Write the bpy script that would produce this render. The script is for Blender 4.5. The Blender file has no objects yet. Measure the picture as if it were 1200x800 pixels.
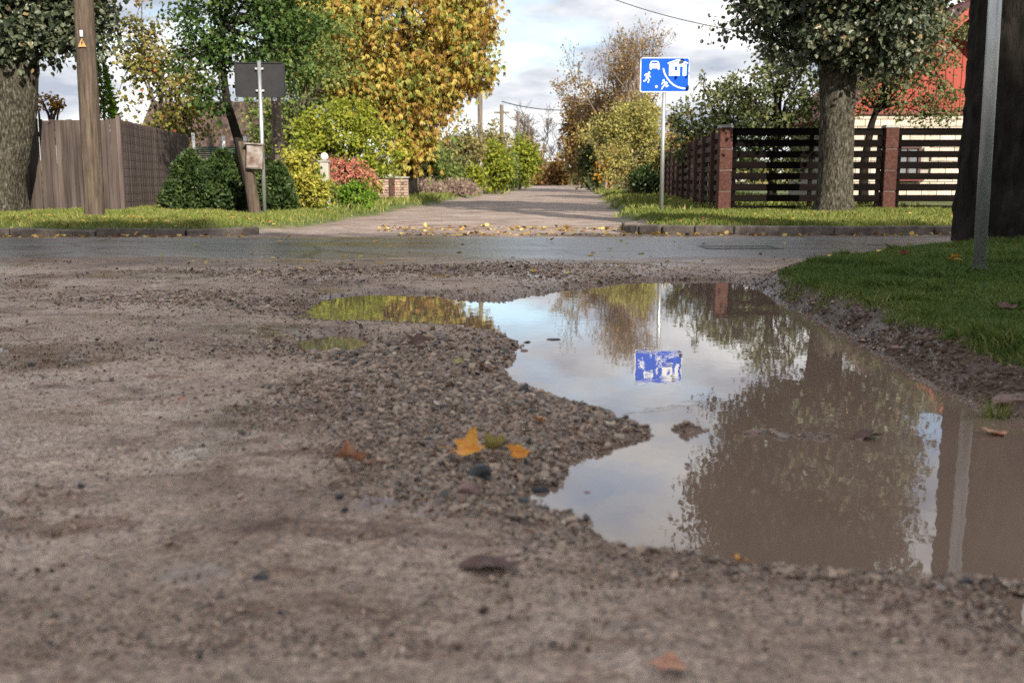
import bpy, bmesh, math, random
import numpy as np
from mathutils import Vector, Matrix

SC = bpy.context.scene
COL = SC.collection
R = math.radians
PI = math.pi

# ------------------------------------------------------------------ camera, world, sun, exposure
FPX, CX, CY = 1167.0, 600.0, 400.0
CAMZ = 0.69
PITCH = math.atan(182.0 / FPX)
cam_d = bpy.data.cameras.new('camera')
cam = bpy.data.objects.new('camera', cam_d)
COL.objects.link(cam)
cam.location = (0, 0, CAMZ)
cam.rotation_euler = (PI / 2 - PITCH, 0, 0)
cam_d.sensor_width = 36.0
cam_d.lens = FPX / 1200 * 36
cam_d.clip_start = 0.05
cam_d.clip_end = 3000
cam_d.dof.use_dof = True
cam_d.dof.focus_distance = 8.5
cam_d.dof.aperture_fstop = 3.6
SC.camera = cam

SUN_AZ = R(157)      # clockwise from +Y
SUN_EL = R(27)
sv = Vector((math.sin(SUN_AZ) * math.cos(SUN_EL), math.cos(SUN_AZ) * math.cos(SUN_EL), math.sin(SUN_EL)))
sun_d = bpy.data.lights.new('sun', 'SUN')
sun_d.energy = 3.7
sun_d.angle = R(0.53)
sun_d.color = (1.0, 0.93, 0.80)
sun = bpy.data.objects.new('sun', sun_d)
COL.objects.link(sun)
sun.location = sv * 60
sun.rotation_euler = sv.to_track_quat('Z', 'Y').to_euler()

world = bpy.data.worlds.new('World')
SC.world = world
world.use_nodes = True
nt = world.node_tree
nt.nodes.clear()
def wn(t, **k):
    n = nt.nodes.new(t)
    for a, v in k.items():
        setattr(n, a, v)
    return n
def wl(a, b):
    nt.links.new(a, b)
w_out = wn('ShaderNodeOutputWorld')
w_bg = wn('ShaderNodeBackground')
w_bg.inputs[1].default_value = 0.1
w_sky = wn('ShaderNodeTexSky', sky_type='NISHITA', sun_disc=False, sun_elevation=SUN_EL, sun_rotation=SUN_AZ, altitude=50)
w_tc = wn('ShaderNodeTexCoord')
w_sep = wn('ShaderNodeSeparateXYZ')
w_den = wn('ShaderNodeMath', operation='ADD'); w_den.inputs[1].default_value = 0.22
w_abs = wn('ShaderNodeMath', operation='ABSOLUTE')
w_dx = wn('ShaderNodeMath', operation='DIVIDE')
w_dy = wn('ShaderNodeMath', operation='DIVIDE')
w_cmb = wn('ShaderNodeCombineXYZ')
wl(w_tc.outputs['Generated'], w_sep.inputs[0])
wl(w_sep.outputs[2], w_abs.inputs[0])
wl(w_abs.outputs[0], w_den.inputs[0])
wl(w_sep.outputs[0], w_dx.inputs[0]); wl(w_den.outputs[0], w_dx.inputs[1])
wl(w_sep.outputs[1], w_dy.inputs[0]); wl(w_den.outputs[0], w_dy.inputs[1])
wl(w_dx.outputs[0], w_cmb.inputs[0]); wl(w_dy.outputs[0], w_cmb.inputs[1])
w_n1 = wn('ShaderNodeTexNoise'); w_n1.inputs['Scale'].default_value = 1.5; w_n1.inputs['Detail'].default_value = 7; w_n1.inputs['Roughness'].default_value = 0.52
w_map = wn('ShaderNodeMapping'); w_map.inputs['Location'].default_value = (3.1, 1.55, 0.4)
wl(w_cmb.outputs[0], w_map.inputs[0]); wl(w_map.outputs[0], w_n1.inputs['Vector'])
w_r1 = wn('ShaderNodeValToRGB')
w_r1.color_ramp.elements[0].position = 0.33; w_r1.color_ramp.elements[0].color = (0, 0, 0, 1)
w_r1.color_ramp.elements[1].position = 0.47; w_r1.color_ramp.elements[1].color = (1, 1, 1, 1)
wl(w_n1.outputs['Fac'], w_r1.inputs[0])
w_n2 = wn('ShaderNodeTexNoise'); w_n2.inputs['Scale'].default_value = 2.3; w_n2.inputs['Detail'].default_value = 6
w_map2 = wn('ShaderNodeMapping'); w_map2.inputs['Location'].default_value = (7.3, 2.1, 1.4)
wl(w_cmb.outputs[0], w_map2.inputs[0]); wl(w_map2.outputs[0], w_n2.inputs['Vector'])
w_r2 = wn('ShaderNodeValToRGB')
w_r2.color_ramp.elements[0].position = 0.38; w_r2.color_ramp.elements[0].color = (2.3, 2.5, 2.95, 1)
w_r2.color_ramp.elements[1].position = 0.62; w_r2.color_ramp.elements[1].color = (5.9, 5.85, 5.7, 1)
wl(w_n2.outputs['Fac'], w_r2.inputs[0])
w_mix = wn('ShaderNodeMix', data_type='RGBA')
wl(w_r1.outputs[0], w_mix.inputs[0])
wl(w_sky.outputs[0], w_mix.inputs[6])
wl(w_r2.outputs[0], w_mix.inputs[7])
wl(w_mix.outputs[2], w_bg.inputs[0])
wl(w_bg.outputs[0], w_out.inputs[0])

SC.view_settings.view_transform = 'Standard'
SC.view_settings.look = 'None'
SC.view_settings.exposure = 1.25
SC.view_settings.gamma = 1.0
SC.render.engine = 'CYCLES'
SC.cycles.use_denoising = False
SC.cycles.use_adaptive_sampling = False
SC.cycles.sample_clamp_indirect = 4.0
SC.cycles.max_bounces = 6
SC.cycles.transparent_max_bounces = 8

# ------------------------------------------------------------------ measuring helpers
def ray(px, py):
    u, v = (px - CX) / FPX, (CY - py) / FPX
    return Vector((u, math.cos(PITCH) + math.sin(PITCH) * v, -math.sin(PITCH) + math.cos(PITCH) * v))
def P(px, py, D):
    d = ray(px, py)
    s = D / d.y
    return Vector((d.x * s, D, CAMZ + d.z * s))
def G(px, py, z=0.0):
    d = ray(px, py)
    s = (z - CAMZ) / d.z
    return Vector((d.x * s, d.y * s, z))

# ------------------------------------------------------------------ numpy noise
def _h(ix, iy, seed):
    n = (ix.astype(np.int64) * 374761393 + iy.astype(np.int64) * 668265263 + seed * 982451653) & 0x7fffffff
    n = ((n ^ (n >> 13)) * 1274126177) & 0x7fffffff
    n = n ^ (n >> 16)
    return (n & 0xffff) / 65535.0
def vnoise(x, y, seed=0):
    x = np.asarray(x, float); y = np.asarray(y, float)
    ix = np.floor(x); iy = np.floor(y)
    fx = x - ix; fy = y - iy
    fx = fx * fx * (3 - 2 * fx); fy = fy * fy * (3 - 2 * fy)
    a = _h(ix, iy, seed); b = _h(ix + 1, iy, seed); c = _h(ix, iy + 1, seed); d = _h(ix + 1, iy + 1, seed)
    return (a * (1 - fx) + b * fx) * (1 - fy) + (c * (1 - fx) + d * fx) * fy
def fbm(x, y, oct=4, seed=0):
    s = 0; a = 0.5; t = 0
    for k in range(oct):
        s = s + a * vnoise(np.asarray(x) * 2 ** k, np.asarray(y) * 2 ** k, seed + k); t += a; a *= 0.5
    return s / t
def smooth(a, b, x):
    t = np.clip((x - a) / (b - a), 0, 1)
    return t * t * (3 - 2 * t)

def sdist(poly, x, y):
    """signed distance to polygon, negative inside"""
    x = np.asarray(x, float); y = np.asarray(y, float)
    d2 = np.full(x.shape, 1e9); ins = np.zeros(x.shape, bool)
    n = len(poly)
    for i in range(n):
        x0, y0 = poly[i]; x1, y1 = poly[(i + 1) % n]
        ex, ey = x1 - x0, y1 - y0
        L = ex * ex + ey * ey + 1e-12
        t = np.clip(((x - x0) * ex + (y - y0) * ey) / L, 0, 1)
        d2 = np.minimum(d2, (x - x0 - t * ex) ** 2 + (y - y0 - t * ey) ** 2)
        c = (y0 > y) != (y1 > y)
        xi = x0 + (y - y0) * ex / (ey if abs(ey) > 1e-9 else 1e-9)
        ins ^= c & (x < xi)
    d = np.sqrt(d2)
    return np.where(ins, -d, d)

# ------------------------------------------------------------------ layout of the ground (metres)
def gp(pts, z=0.0):
    return [tuple(G(a, b, z).xy) for a, b in pts]
POOL = gp([(348, 374), (362, 356), (400, 346), (450, 343), (500, 344), (545, 350), (590, 352), (640, 343), (680, 334), (740, 329), (800, 328), (858, 329),
           (892, 339), (912, 353), (950, 371), (1000, 398), (1050, 426), (1090, 453), (1130, 470), (1152, 486), (1200, 490), (1270, 500),
           (1330, 560), (1300, 690), (1200, 686), (1150, 680), (1100, 673), (1050, 671), (1000, 668), (940, 666), (900, 662), (850, 656), (800, 643),
           (730, 641), (690, 628), (655, 608), (628, 594), (640, 570), (650, 546), (700, 527), (735, 519), (764, 510),
           (745, 497), (695, 478), (640, 462), (603, 446), (588, 430), (600, 412), (606, 401), (590, 391), (540, 384), (480, 380), (420, 378), (370, 378)])
def ell(cx, cy, rx, ry, n=18, seed=1):
    r = random.Random(seed)
    return gp([(cx + rx * math.cos(t) * r.uniform(.82, 1.1), cy + ry * math.sin(t) * r.uniform(.8, 1.1)) for t in [2 * PI * k / n for k in range(n)]])
POOL2 = ell(388, 405, 48, 13, seed=3)
POOL3 = ell(385, 334, 42, 4, seed=4)
POOL4 = gp([(1172, 702), (1190, 694), (1260, 690), (1300, 760), (1215, 742), (1185, 726)])
POOLS = [POOL, POOL2, POOL3, POOL4]
VERGE = gp([(895, 318), (920, 331), (955, 338), (1012, 353), (1064, 375), (1119, 395), (1175, 415), (1240, 433), (1400, 458), (2200, 530), (2600, 330), (1900, 279), (1400, 279), (1130, 281), (1060, 286), (985, 297), (930, 307)], 0.13)
def road_x(y): return -1.55 + 0.0625 * y
def prof(y):
    return 0.055 + 0.0081 * (np.minimum(y, 100) - 14) * (y > 14) - 0.006 * np.maximum(y - 100, 0)
def edge_off(y):      # half width of the far dirt road, flaring at the junction
    return 2.55 + 1.1 * np.exp(-np.maximum(y - 13.2, 0) / 1.3)
BARS = [(G(850, 503), .16, .07), (G(920, 509), .12, .068), (G(1010, 513), .12, .068), (G(800, 503), .07, .066), (G(966, 514), .08, .066)]

def far_grass(x, y):
    n = (fbm(x * .9, y * .9, 3, 5) - .5) * .9
    off = np.abs(x - road_x(y)) - edge_off(y)
    left = x < road_x(y)
    front = np.where(left, 12.83, 13.17)
    return np.minimum(off + n * smooth(13, 16, y), y - front)     # >0 is grass
def gravel_mask(x, y):
    """where loose gravel lies"""
    m = np.zeros(np.shape(x))
    for (px, py, rx, ry, a) in [(560, 470, .55, .8, 1), (680, 500, .45, .28, 1), (500, 420, .7, .6, 1), (480, 360, .2, .2, 0), (580, 560, .38, .35, 1), (620, 600, .3, .16, .9),
                                (460, 550, .3, .4, .8), (330, 360, 1.2, .5, .7), (450, 326, 1.6, .45, .9), (650, 330, 1.3, .3, .9), (560, 322, 1.4, .4, .9),
                                (400, 470, .5, .6, .6), (900, 690, .5, .05, .5), (1100, 690, .4, .05, .5), (720, 650, .25, .06, .6)]:
        c = G(px, py)
        m = np.maximum(m, a * np.exp(-((x - c.x) / rx) ** 2 - ((y - c.y) / ry) ** 2))
    return m

def near_h(x, y):
    big = (fbm(x * .55, y * .55, 3, 11) - .5) * .05
    mid = (fbm(x * 3, y * 3, 3, 21) - .5) * .022
    fine = (fbm(x * 14, y * 14, 3, 31) - .5) * .014
    gm = gravel_mask(x, y)
    z = .048 + big + mid * (.6 + 1.3 * gm) + fine * (.4 + 1.4 * gm) + gm * .017
    sd = np.full(np.shape(x), 9.0)
    ng = (fbm(x * 6, y * 6, 3, 41) - .5) * .10 + (fbm(x * 24, y * 24, 2, 44) - .5) * .05
    for p, k in zip(POOLS, (1, .25, .25, .5)):
        sd = np.minimum(sd, sdist(p, x, y) + ng * k)
    out = 1 - np.exp(-np.maximum(sd, 0) / .16)
    z = np.where(sd > 0, .004 + np.maximum(z - .004, .006) * out, np.maximum(-.05, sd * .5) + fine * .3)
    for c, r, a in BARS:
        q = np.exp(-((x - c.x) / r) ** 2 - ((y - c.y) / .07) ** 2)
        z = z + q * a * (.25 + .9 * fbm(x * 12, y * 12, 3, 51)) * .8
    v = -sdist(VERGE, x, y)
    v2 = v + (fbm(x * 3, y * 3, 3, 61) - .5) * .22
    bank = .10 * smooth(-.3, .2, v2) + .05 * smooth(.2, 2.5, v2) + (fbm(x * 1.6, y * 1.6, 3, 63) - .5) * .05 * smooth(0, .5, v2)
    clod = (fbm(x * 9, y * 9, 3, 71) - .5) * .07 * np.exp(-((v2 + .02) / .22) ** 2)
    z = np.where(v2 > -.4, np.maximum(z, z * .6 + (bank + clod) * smooth(-.01, .14, sd)), z)
    return z, sd, v2, gm
def H(x, y):
    x = np.asarray(x, float); y = np.asarray(y, float)
    zn, sd, v, gm = near_h(np.clip(x, -30, 30), np.clip(y, -5, 30))
    st = .046 + .012 * np.cos(np.clip((y - 10.7) / 2.2, -1.5, 1.5))
    w = smooth(8.2, 8.9, y) * (1 - smooth(0, .25, v))
    z = zn * (1 - w) + st * w
    fg = far_grass(x, y)
    rut = (fbm(x * 2.2, y * .6, 3, 81) - .5) * .05
    zf = prof(y) + rut + smooth(0, .5, fg) * (.11 + .05 * smooth(.3, 4, fg) + (fbm(x, y, 3, 91) - .5) * .05)
    wf = smooth(12.6, 12.85, y)
    return z * (1 - wf) + zf * wf
def H1(x, y):
    return float(H(np.array([x]), np.array([y]))[0])

# ------------------------------------------------------------------ object helpers
def props(o, label=None, cat=None, group=None, kind=None):
    if label: o['label'] = label
    if cat: o['category'] = cat
    if group: o['group'] = group
    if kind: o['kind'] = kind
    return o
def thing(name, label, cat, loc=(0, 0, 0), rz=0, group=None):
    o = bpy.data.objects.new(name, None)
    o.empty_display_size = .2
    COL.objects.link(o)
    o.location = loc; o.rotation_euler = (0, 0, rz)
    return props(o, label, cat, group)
def link(name, me, parent=None, loc=None, rot=None, scale=None):
    o = bpy.data.objects.new(name, me)
    COL.objects.link(o)
    if parent: o.parent = parent
    if loc is not None: o.location = loc
    if rot is not None: o.rotation_euler = rot
    if scale is not None: o.scale = scale
    return o
def copy_tree(o, parent=None):
    c = o.copy(); COL.objects.link(c)
    if parent: c.parent = parent
    for ch in list(o.children): copy_tree(ch, c)
    return c
def npmesh(name, V, F, mat, attrs=None, smooth_=False):
    """V (n,3), F (m,k) uniform polygons"""
    V = np.ascontiguousarray(V, np.float32); F = np.ascontiguousarray(F, np.int32)
    me = bpy.data.meshes.new(name)
    m, k = F.shape
    me.vertices.add(len(V)); me.vertices.foreach_set('co', V.ravel())
    me.loops.add(m * k); me.loops.foreach_set('vertex_index', F.ravel())
    me.polygons.add(m)
    me.polygons.foreach_set('loop_start', np.arange(0, m * k, k, dtype=np.int32))
    if smooth_: me.polygons.foreach_set('use_smooth', np.ones(m, bool))
    else: me.polygons.foreach_set('use_smooth', np.zeros(m, bool))
    for an, av in (attrs or {}).items():
        at = me.attributes.new(an, 'FLOAT', 'POINT')
        at.data.foreach_set('value', np.ascontiguousarray(av, np.float32))
    me.update(calc_edges=True)
    if mat: me.materials.append(mat)
    return me
class MB:
    def __init__(s): s.v = []; s.f = []; s.sm = []
    def box(s, c, size, rz=0, jit=0, rnd=random, taper=1.0, rx=0, ry=0):
        b = len(s.v); hx, hy, hz = [q / 2 for q in size]
        m = Matrix.Rotation(rz, 3, 'Z') @ Matrix.Rotation(ry, 3, 'Y') @ Matrix.Rotation(rx, 3, 'X')
        for dz in (-1, 1):
            for dx, dy in ((-1, -1), (1, -1), (1, 1), (-1, 1)):
                t = taper if dz > 0 else 1
                q = Vector((dx * hx * t, dy * hy * t, dz * hz))
                if jit: q += Vector((rnd.uniform(-jit, jit), rnd.uniform(-jit, jit), rnd.uniform(-jit, jit)))
                s.v.append(m @ q + Vector(c))
        for f in ((3, 2, 1, 0), (4, 5, 6, 7), (0, 1, 5, 4), (1, 2, 6, 5), (2, 3, 7, 6), (3, 0, 4, 7)):
            s.f.append([b + i for i in f]); s.sm.append(False)
        return s
    def tube(s, pts, radii, n=6, cap=True, smooth_=True):
        pts = [Vector(p) for p in pts]
        if not hasattr(radii, '__len__'): radii = [radii] * len(pts)
        b = len(s.v); prev = None
        for i, p in enumerate(pts):
            d = (pts[min(i + 1, len(pts) - 1)] - pts[max(i - 1, 0)])
            d = d.normalized() if d.length > 1e-9 else Vector((0, 0, 1))
            if prev is None:
                a = d.orthogonal().normalized()
            else:
                a = prev - d * prev.dot(d)
                a = a.normalized() if a.length > 1e-6 else d.orthogonal().normalized()
            prev = a; c = d.cross(a)
            for k in range(n):
                t = 2 * PI * k / n
                s.v.append(p + (a * math.cos(t) + c * math.sin(t)) * radii[i])
        for i in range(len(pts) - 1):
            for k in range(n):
                s.f.append([b + i * n + k, b + i * n + (k + 1) % n, b + (i + 1) * n + (k + 1) % n, b + (i + 1) * n + k]); s.sm.append(smooth_)
        if cap:
            s.f.append([b + k for k in range(n)][::-1]); s.f.append([b + (len(pts) - 1) * n + k for k in range(n)]); s.sm += [False, False]
        return s
    def prism(s, poly, d, y0=0.0):
        """polygon (u,v) in the xz plane, from y0 to y0+d (negative d comes towards the viewer)"""
        b = len(s.v); n = len(poly)
        for yy in (y0, y0 + d):
            for u, v in poly: s.v.append(Vector((u, yy, v)))
        s.f.append([b + i for i in range(n)]); s.f.append([b + n + i for i in range(n)][::-1]); s.sm += [False, False]
        for i in range(n):
            s.f.append([b + i, b + (i + 1) % n, b + n + (i + 1) % n, b + n + i]); s.sm.append(False)
        return s
    def ball(s, c, r, n=12, m=8, sq=1.0):
        b = len(s.v)
        for j in range(m + 1):
            t = PI * j / m
            for k in range(n):
                a = 2 * PI * k / n
                s.v.append(Vector(c) + Vector((r * math.sin(t) * math.cos(a), r * math.sin(t) * math.sin(a), r * sq * math.cos(t))))
        for j in range(m):
            for k in range(n):
                s.f.append([b + j * n + k, b + (j + 1) * n + k, b + (j + 1) * n + (k + 1) % n, b + j * n + (k + 1) % n]); s.sm.append(True)
        return s
    def mesh(s, name, mat, bevel=0.0, fix=True):
        me = bpy.data.meshes.new(name)
        me.from_pydata([tuple(q) for q in s.v], [], s.f)
        me.polygons.foreach_set('use_smooth', s.sm)
        bm = bmesh.new(); bm.from_mesh(me)
        bmesh.ops.remove_doubles(bm, verts=bm.verts, dist=1e-6)
        if fix: bmesh.ops.recalc_face_normals(bm, faces=bm.faces)
        if bevel:
            bmesh.ops.bevel(bm, geom=bm.edges[:], offset=bevel, segments=1, affect='EDGES')
        bm.to_mesh(me); bm.free()
        if mat: me.materials.append(mat)
        return me
    def build(s, name, mat, parent=None, bevel=0.0, loc=None, fix=True):
        return link(name, s.mesh(name, mat, bevel, fix), parent, loc)

# ------------------------------------------------------------------ materials
def newmat(name):
    m = bpy.data.materials.new(name); m.use_nodes = True
    t = m.node_tree; t.nodes.clear()
    return m, t
def nd(t, ty, **k):
    n = t.nodes.new(ty)
    for a, v in k.items(): setattr(n, a, v)
    return n
def setin(n, **k):
    for a, v in k.items():
        n.inputs[a.replace('_', ' ')].default_value = v
def ramp(t, stops, inp=None, interp='LINEAR'):
    r = nd(t, 'ShaderNodeValToRGB'); cr = r.color_ramp; cr.interpolation = interp
    while len(cr.elements) < len(stops): cr.elements.new(.5)
    for e, (p, c) in zip(cr.elements, stops):
        e.position = p; e.color = (*c, 1) if len(c) == 3 else c
    if inp is not None: t.links.new(inp, r.inputs[0])
    return r
def noise(t, vec, scale, detail=4, rough=.55, dist=0):
    n = nd(t, 'ShaderNodeTexNoise'); setin(n, Scale=scale, Detail=detail, Roughness=rough, Distortion=dist)
    if vec is not None: t.links.new(vec, n.inputs['Vector'])
    return n
def mixc(t, f, a, b, mode='MIX'):
    m = nd(t, 'ShaderNodeMix', data_type='RGBA', blend_type=mode)
    for i, v in ((0, f), (6, a), (7, b)):
        if hasattr(v, 'is_output'): t.links.new(v, m.inputs[i])
        elif isinstance(v, (tuple, list)): m.inputs[i].default_value = (*v, 1) if len(v) == 3 else v
        else: m.inputs[i].default_value = v
    return m.outputs[2]
def stuffmat(name, cols, scale=8, rough=.7, bump=.3, bscale=40, stretch=(1, 1, 1), spec=.3, metal=0, perobj=.0, bdist=.01, obj=False, rrange=.1):
    """noise-mottled surface: cols is 2-3 colours"""
    m, t = newmat(name)
    o = nd(t, 'ShaderNodeOutputMaterial'); b = nd(t, 'ShaderNodeBsdfPrincipled')
    if obj:
        g = nd(t, 'ShaderNodeTexCoord').outputs['Object']
    else:
        g = nd(t, 'ShaderNodeNewGeometry').outputs['Position']
    mp = nd(t, 'ShaderNodeMapping'); mp.inputs['Scale'].default_value = stretch
    t.links.new(g, mp.inputs[0])
    n1 = noise(t, mp.outputs[0], scale, 6, .6)
    k = len(cols)
    r = ramp(t, [(.3 + .4 * i / max(1, k - 1), c) for i, c in enumerate(cols)], n1.outputs['Fac'])
    c = r.outputs[0]
    if perobj:
        oi = nd(t, 'ShaderNodeObjectInfo')
        mm = nd(t, 'ShaderNodeMapRange'); setin(mm, To_Min=1 - perobj, To_Max=1 + perobj)
        t.links.new(oi.outputs['Random'], mm.inputs[0])
        hsv = nd(t, 'ShaderNodeHueSaturation')
        t.links.new(mm.outputs[0], hsv.inputs['Value']); t.links.new(c, hsv.inputs['Color']); c = hsv.outputs[0]
    t.links.new(c, b.inputs['Base Color'])
    n2 = noise(t, mp.outputs[0], bscale, 5, .6)
    if bump:
        bp = nd(t, 'ShaderNodeBump'); setin(bp, Strength=bump, Distance=bdist)
        t.links.new(n2.outputs['Fac'], bp.inputs['Height']); t.links.new(bp.outputs[0], b.inputs['Normal'])
    rr = nd(t, 'ShaderNodeMapRange'); setin(rr, To_Min=max(.02, rough - rrange), To_Max=min(1, rough + rrange))
    t.links.new(n2.outputs['Fac'], rr.inputs[0]); t.links.new(rr.outputs[0], b.inputs['Roughness'])
    setin(b, Metallic=metal); b.inputs['Specular IOR Level'].default_value = spec
    t.links.new(b.outputs[0], o.inputs[0])
    return m
def leafmat(name, stops, trans=.35, rough=.5, spec=.25):
    m, t = newmat(name)
    o = nd(t, 'ShaderNodeOutputMaterial'); b = nd(t, 'ShaderNodeBsdfPrincipled')
    a = nd(t, 'ShaderNodeAttribute', attribute_name='leaf_tone')
    r = ramp(t, stops, a.outputs['Fac'])
    t.links.new(r.outputs[0], b.inputs['Base Color'])
    setin(b, Roughness=rough); b.inputs['Specular IOR Level'].default_value = spec
    tr = nd(t, 'ShaderNodeBsdfTranslucent')
    t.links.new(mixc(t, .5, r.outputs[0], (.9, .85, .25), 'MULTIPLY'), tr.inputs[0])
    mx = nd(t, 'ShaderNodeMixShader'); mx.inputs[0].default_value = trans
    t.links.new(b.outputs[0], mx.inputs[1]); t.links.new(tr.outputs[0], mx.inputs[2])
    t.links.new(mx.outputs[0], o.inputs[0])
    return m

M = {}
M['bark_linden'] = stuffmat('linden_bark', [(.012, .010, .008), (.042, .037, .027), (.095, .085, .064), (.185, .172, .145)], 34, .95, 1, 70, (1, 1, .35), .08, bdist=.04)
M['bark_dark'] = stuffmat('dark_bark', [(.008, .007, .006), (.018, .015, .012), (.032, .027, .022)], 9, .9, 1, 30, (1, 1, .25), .1, bdist=.03)  # the near linden's deep shade is put into this bark tone
M['twig'] = stuffmat('twig_bark', [(.06, .048, .04), (.12, .1, .085)], 6, .9, 0, spec=.1)
M['twig_pale'] = stuffmat('pale_twig_bark', [(.16, .12, .1), (.26, .2, .16)], 3, .9, 0, spec=.1)
M['pole_wood'] = stuffmat('pole_wood', [(.035, .026, .02), (.085, .063, .048), (.145, .112, .085)], 26, .85, .9, 70, (1, 1, .08), .15, bdist=.02)
M['pole_grey'] = stuffmat('grey_pole', [(.08, .062, .05), (.15, .12, .095), (.2, .165, .13)], 12, .85, .4, 50, (1, 1, .1), .2)
M['board_brown'] = stuffmat('brown_stained_board', [(.034, .024, .021), (.066, .049, .043), (.1, .077, .068)], 14, .75, .4, 70, (1, 1, .07), .25, perobj=.28)
M['board_lightened'] = stuffmat('lightened_board', [(.06, .042, .039), (.1, .075, .068), (.14, .106, .096)], 14, .75, .4, 70, (1, 1, .07), .2, perobj=.2)  # lightened: the side run's sunlit look is put into the colour
M['slat'] = stuffmat('black_brown_slat', [(.004, .003, .003), (.009, .0065, .006)], 10, .9, .3, 60, (.1, 1, 1), .03, perobj=.2)  # dark stain, deepened so the slats look unlit in the sun
M['slat_red'] = stuffmat('red_brown_slat', [(.009, .006, .005), (.022, .012, .010)], 10, .6, .3, 60, (1, .1, 1), .25, perobj=.25)
M['block_red'] = stuffmat('split_red_block', [(.045, .02, .015), (.075, .033, .026), (.105, .05, .04)], 22, .9, 1, 45, spec=.15, perobj=.15, bdist=.02)
M['cap'] = stuffmat('concrete_cap', [(.2, .19, .18), (.32, .3, .28)], 12, .85, .4, 50, perobj=.1)
M['mortar_dark'] = stuffmat('dark_mortar', [(.1, .085, .075), (.15, .13, .115)], 12, .9, .3, 50)
M['mortar'] = stuffmat('mortar', [(.26, .24, .21), (.36, .33, .3)], 12, .9, .3, 50)
M['kerb'] = stuffmat('weathered_kerb', [(.06, .048, .04), (.125, .102, .087), (.19, .162, .14)], 7, .85, .7, 40, spec=.2, perobj=.25)
M['galv'] = stuffmat('galvanised_steel', [(.36, .37, .37), (.52, .53, .53)], 14, .42, .1, 60, (1, 1, .3), .5, metal=.75)
M['sign_blue'] = stuffmat('sign_blue', [(.003, .068, .46), (.004, .08, .52)], 3, .55, 0, spec=.1)
M['sign_white'] = stuffmat('sign_white', [(.66, .68, .7), (.74, .76, .78)], 3, .55, 0, spec=.1)
M['sign_back'] = stuffmat('grey_sign_back', [(.022, .022, .023), (.032, .032, .034)], 6, .6, .05, 30, spec=.12)
M['warn_yellow'] = stuffmat('warning_yellow', [(.36, .2, .07), (.46, .28, .11)], 8, .6, 0)
M['black'] = stuffmat('matt_black', [(.012, .012, .012), (.02, .02, .02)], 8, .6, 0)
M['paint_white'] = stuffmat('white_paint', [(.7, .7, .68), (.82, .82, .8)], 8, .5, .05)
M['rust'] = stuffmat('rusty_grey_metal', [(.09, .045, .028), (.2, .16, .14), (.33, .31, .29)], 7, .7, .3, 40)
M['red_metal'] = stuffmat('red_sheet', [(.22, .03, .017), (.31, .046, .025)], 2.5, .6, .05, 20, (1, 1, .4), .3)
M['red_roof'] = stuffmat('dark_red_trim', [(.12, .026, .022), (.17, .036, .03)], 3, .6, .1)
M['brick_white'] = stuffmat('silicate_block', [(.40, .34, .27), (.5, .43, .35), (.57, .5, .41)], 5, .9, .4, 40, spec=.15, perobj=.14)
M['brick_tan'] = stuffmat('tan_brick', [(.3, .2, .15), (.45, .32, .25)], 6, .9, .4, 40, spec=.15, perobj=.2)
M['glass'] = stuffmat('window_glass', [(.1, .12, .13), (.2, .22, .22)], 3, .08, 0, spec=.8)
M['frame_brown'] = stuffmat('brown_frame', [(.05, .02, .017), (.08, .035, .03)], 8, .6, .1)
M['tile_roof'] = stuffmat('brown_tile', [(.04, .026, .022), (.085, .055, .047)], 6, .85, .3, 40, perobj=.45)
M['plaster'] = stuffmat('grey_plaster', [(.3, .28, .25), (.4, .37, .33)], 6, .9, .2)
M['green_mesh'] = stuffmat('green_paint', [(.03, .1, .07), (.05, .15, .11)], 8, .6, .1)
M['wire'] = stuffmat('dark_wire', [(.02, .02, .02), (.03, .03, .03)], 8, .5, 0)
M['iron'] = stuffmat('cast_iron', [(.035, .033, .031), (.075, .07, .065)], 14, .5, .3, 60)
M['stone'] = stuffmat('gravel_stone', [(.1, .075, .062), (.21, .165, .14), (.33, .27, .23)], 25, .55, .3, 90, spec=.35, bdist=.003)
M['soil'] = stuffmat('torn_soil', [(.055, .037, .027), (.12, .082, .06), (.22, .165, .125)], 14, .9, .8, 120, spec=.15, bdist=.006)
M['stone_black'] = stuffmat('black_stone', [(.012, .012, .013), (.028, .028, .03)], 30, .4, .5, 90, spec=.4, bdist=.003)
M['stone_brown'] = stuffmat('red_brown_stone', [(.14, .075, .06), (.22, .13, .11)], 30, .5, .5, 90, spec=.4, bdist=.003)
M['leaf_orange'] = stuffmat('orange_leaf', [(.42, .13, .015), (.62, .24, .03), (.66, .36, .06)], 40, .45, .3, 90, spec=.3, obj=True)
M['leaf_rust'] = stuffmat('rusty_leaf', [(.2, .07, .035), (.42, .19, .11), (.5, .27, .17)], 40, .4, .3, 90, spec=.35, obj=True)
M['leaf_olive'] = stuffmat('olive_leaf', [(.2, .16, .035), (.34, .28, .09), (.36, .3, .1)], 40, .45, .3, 90, spec=.3, obj=True)
M['leaf_brown'] = stuffmat('dark_brown_leaf', [(.04, .018, .012), (.12, .05, .035)], 40, .45, .3, 90, spec=.35, obj=True)

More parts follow.
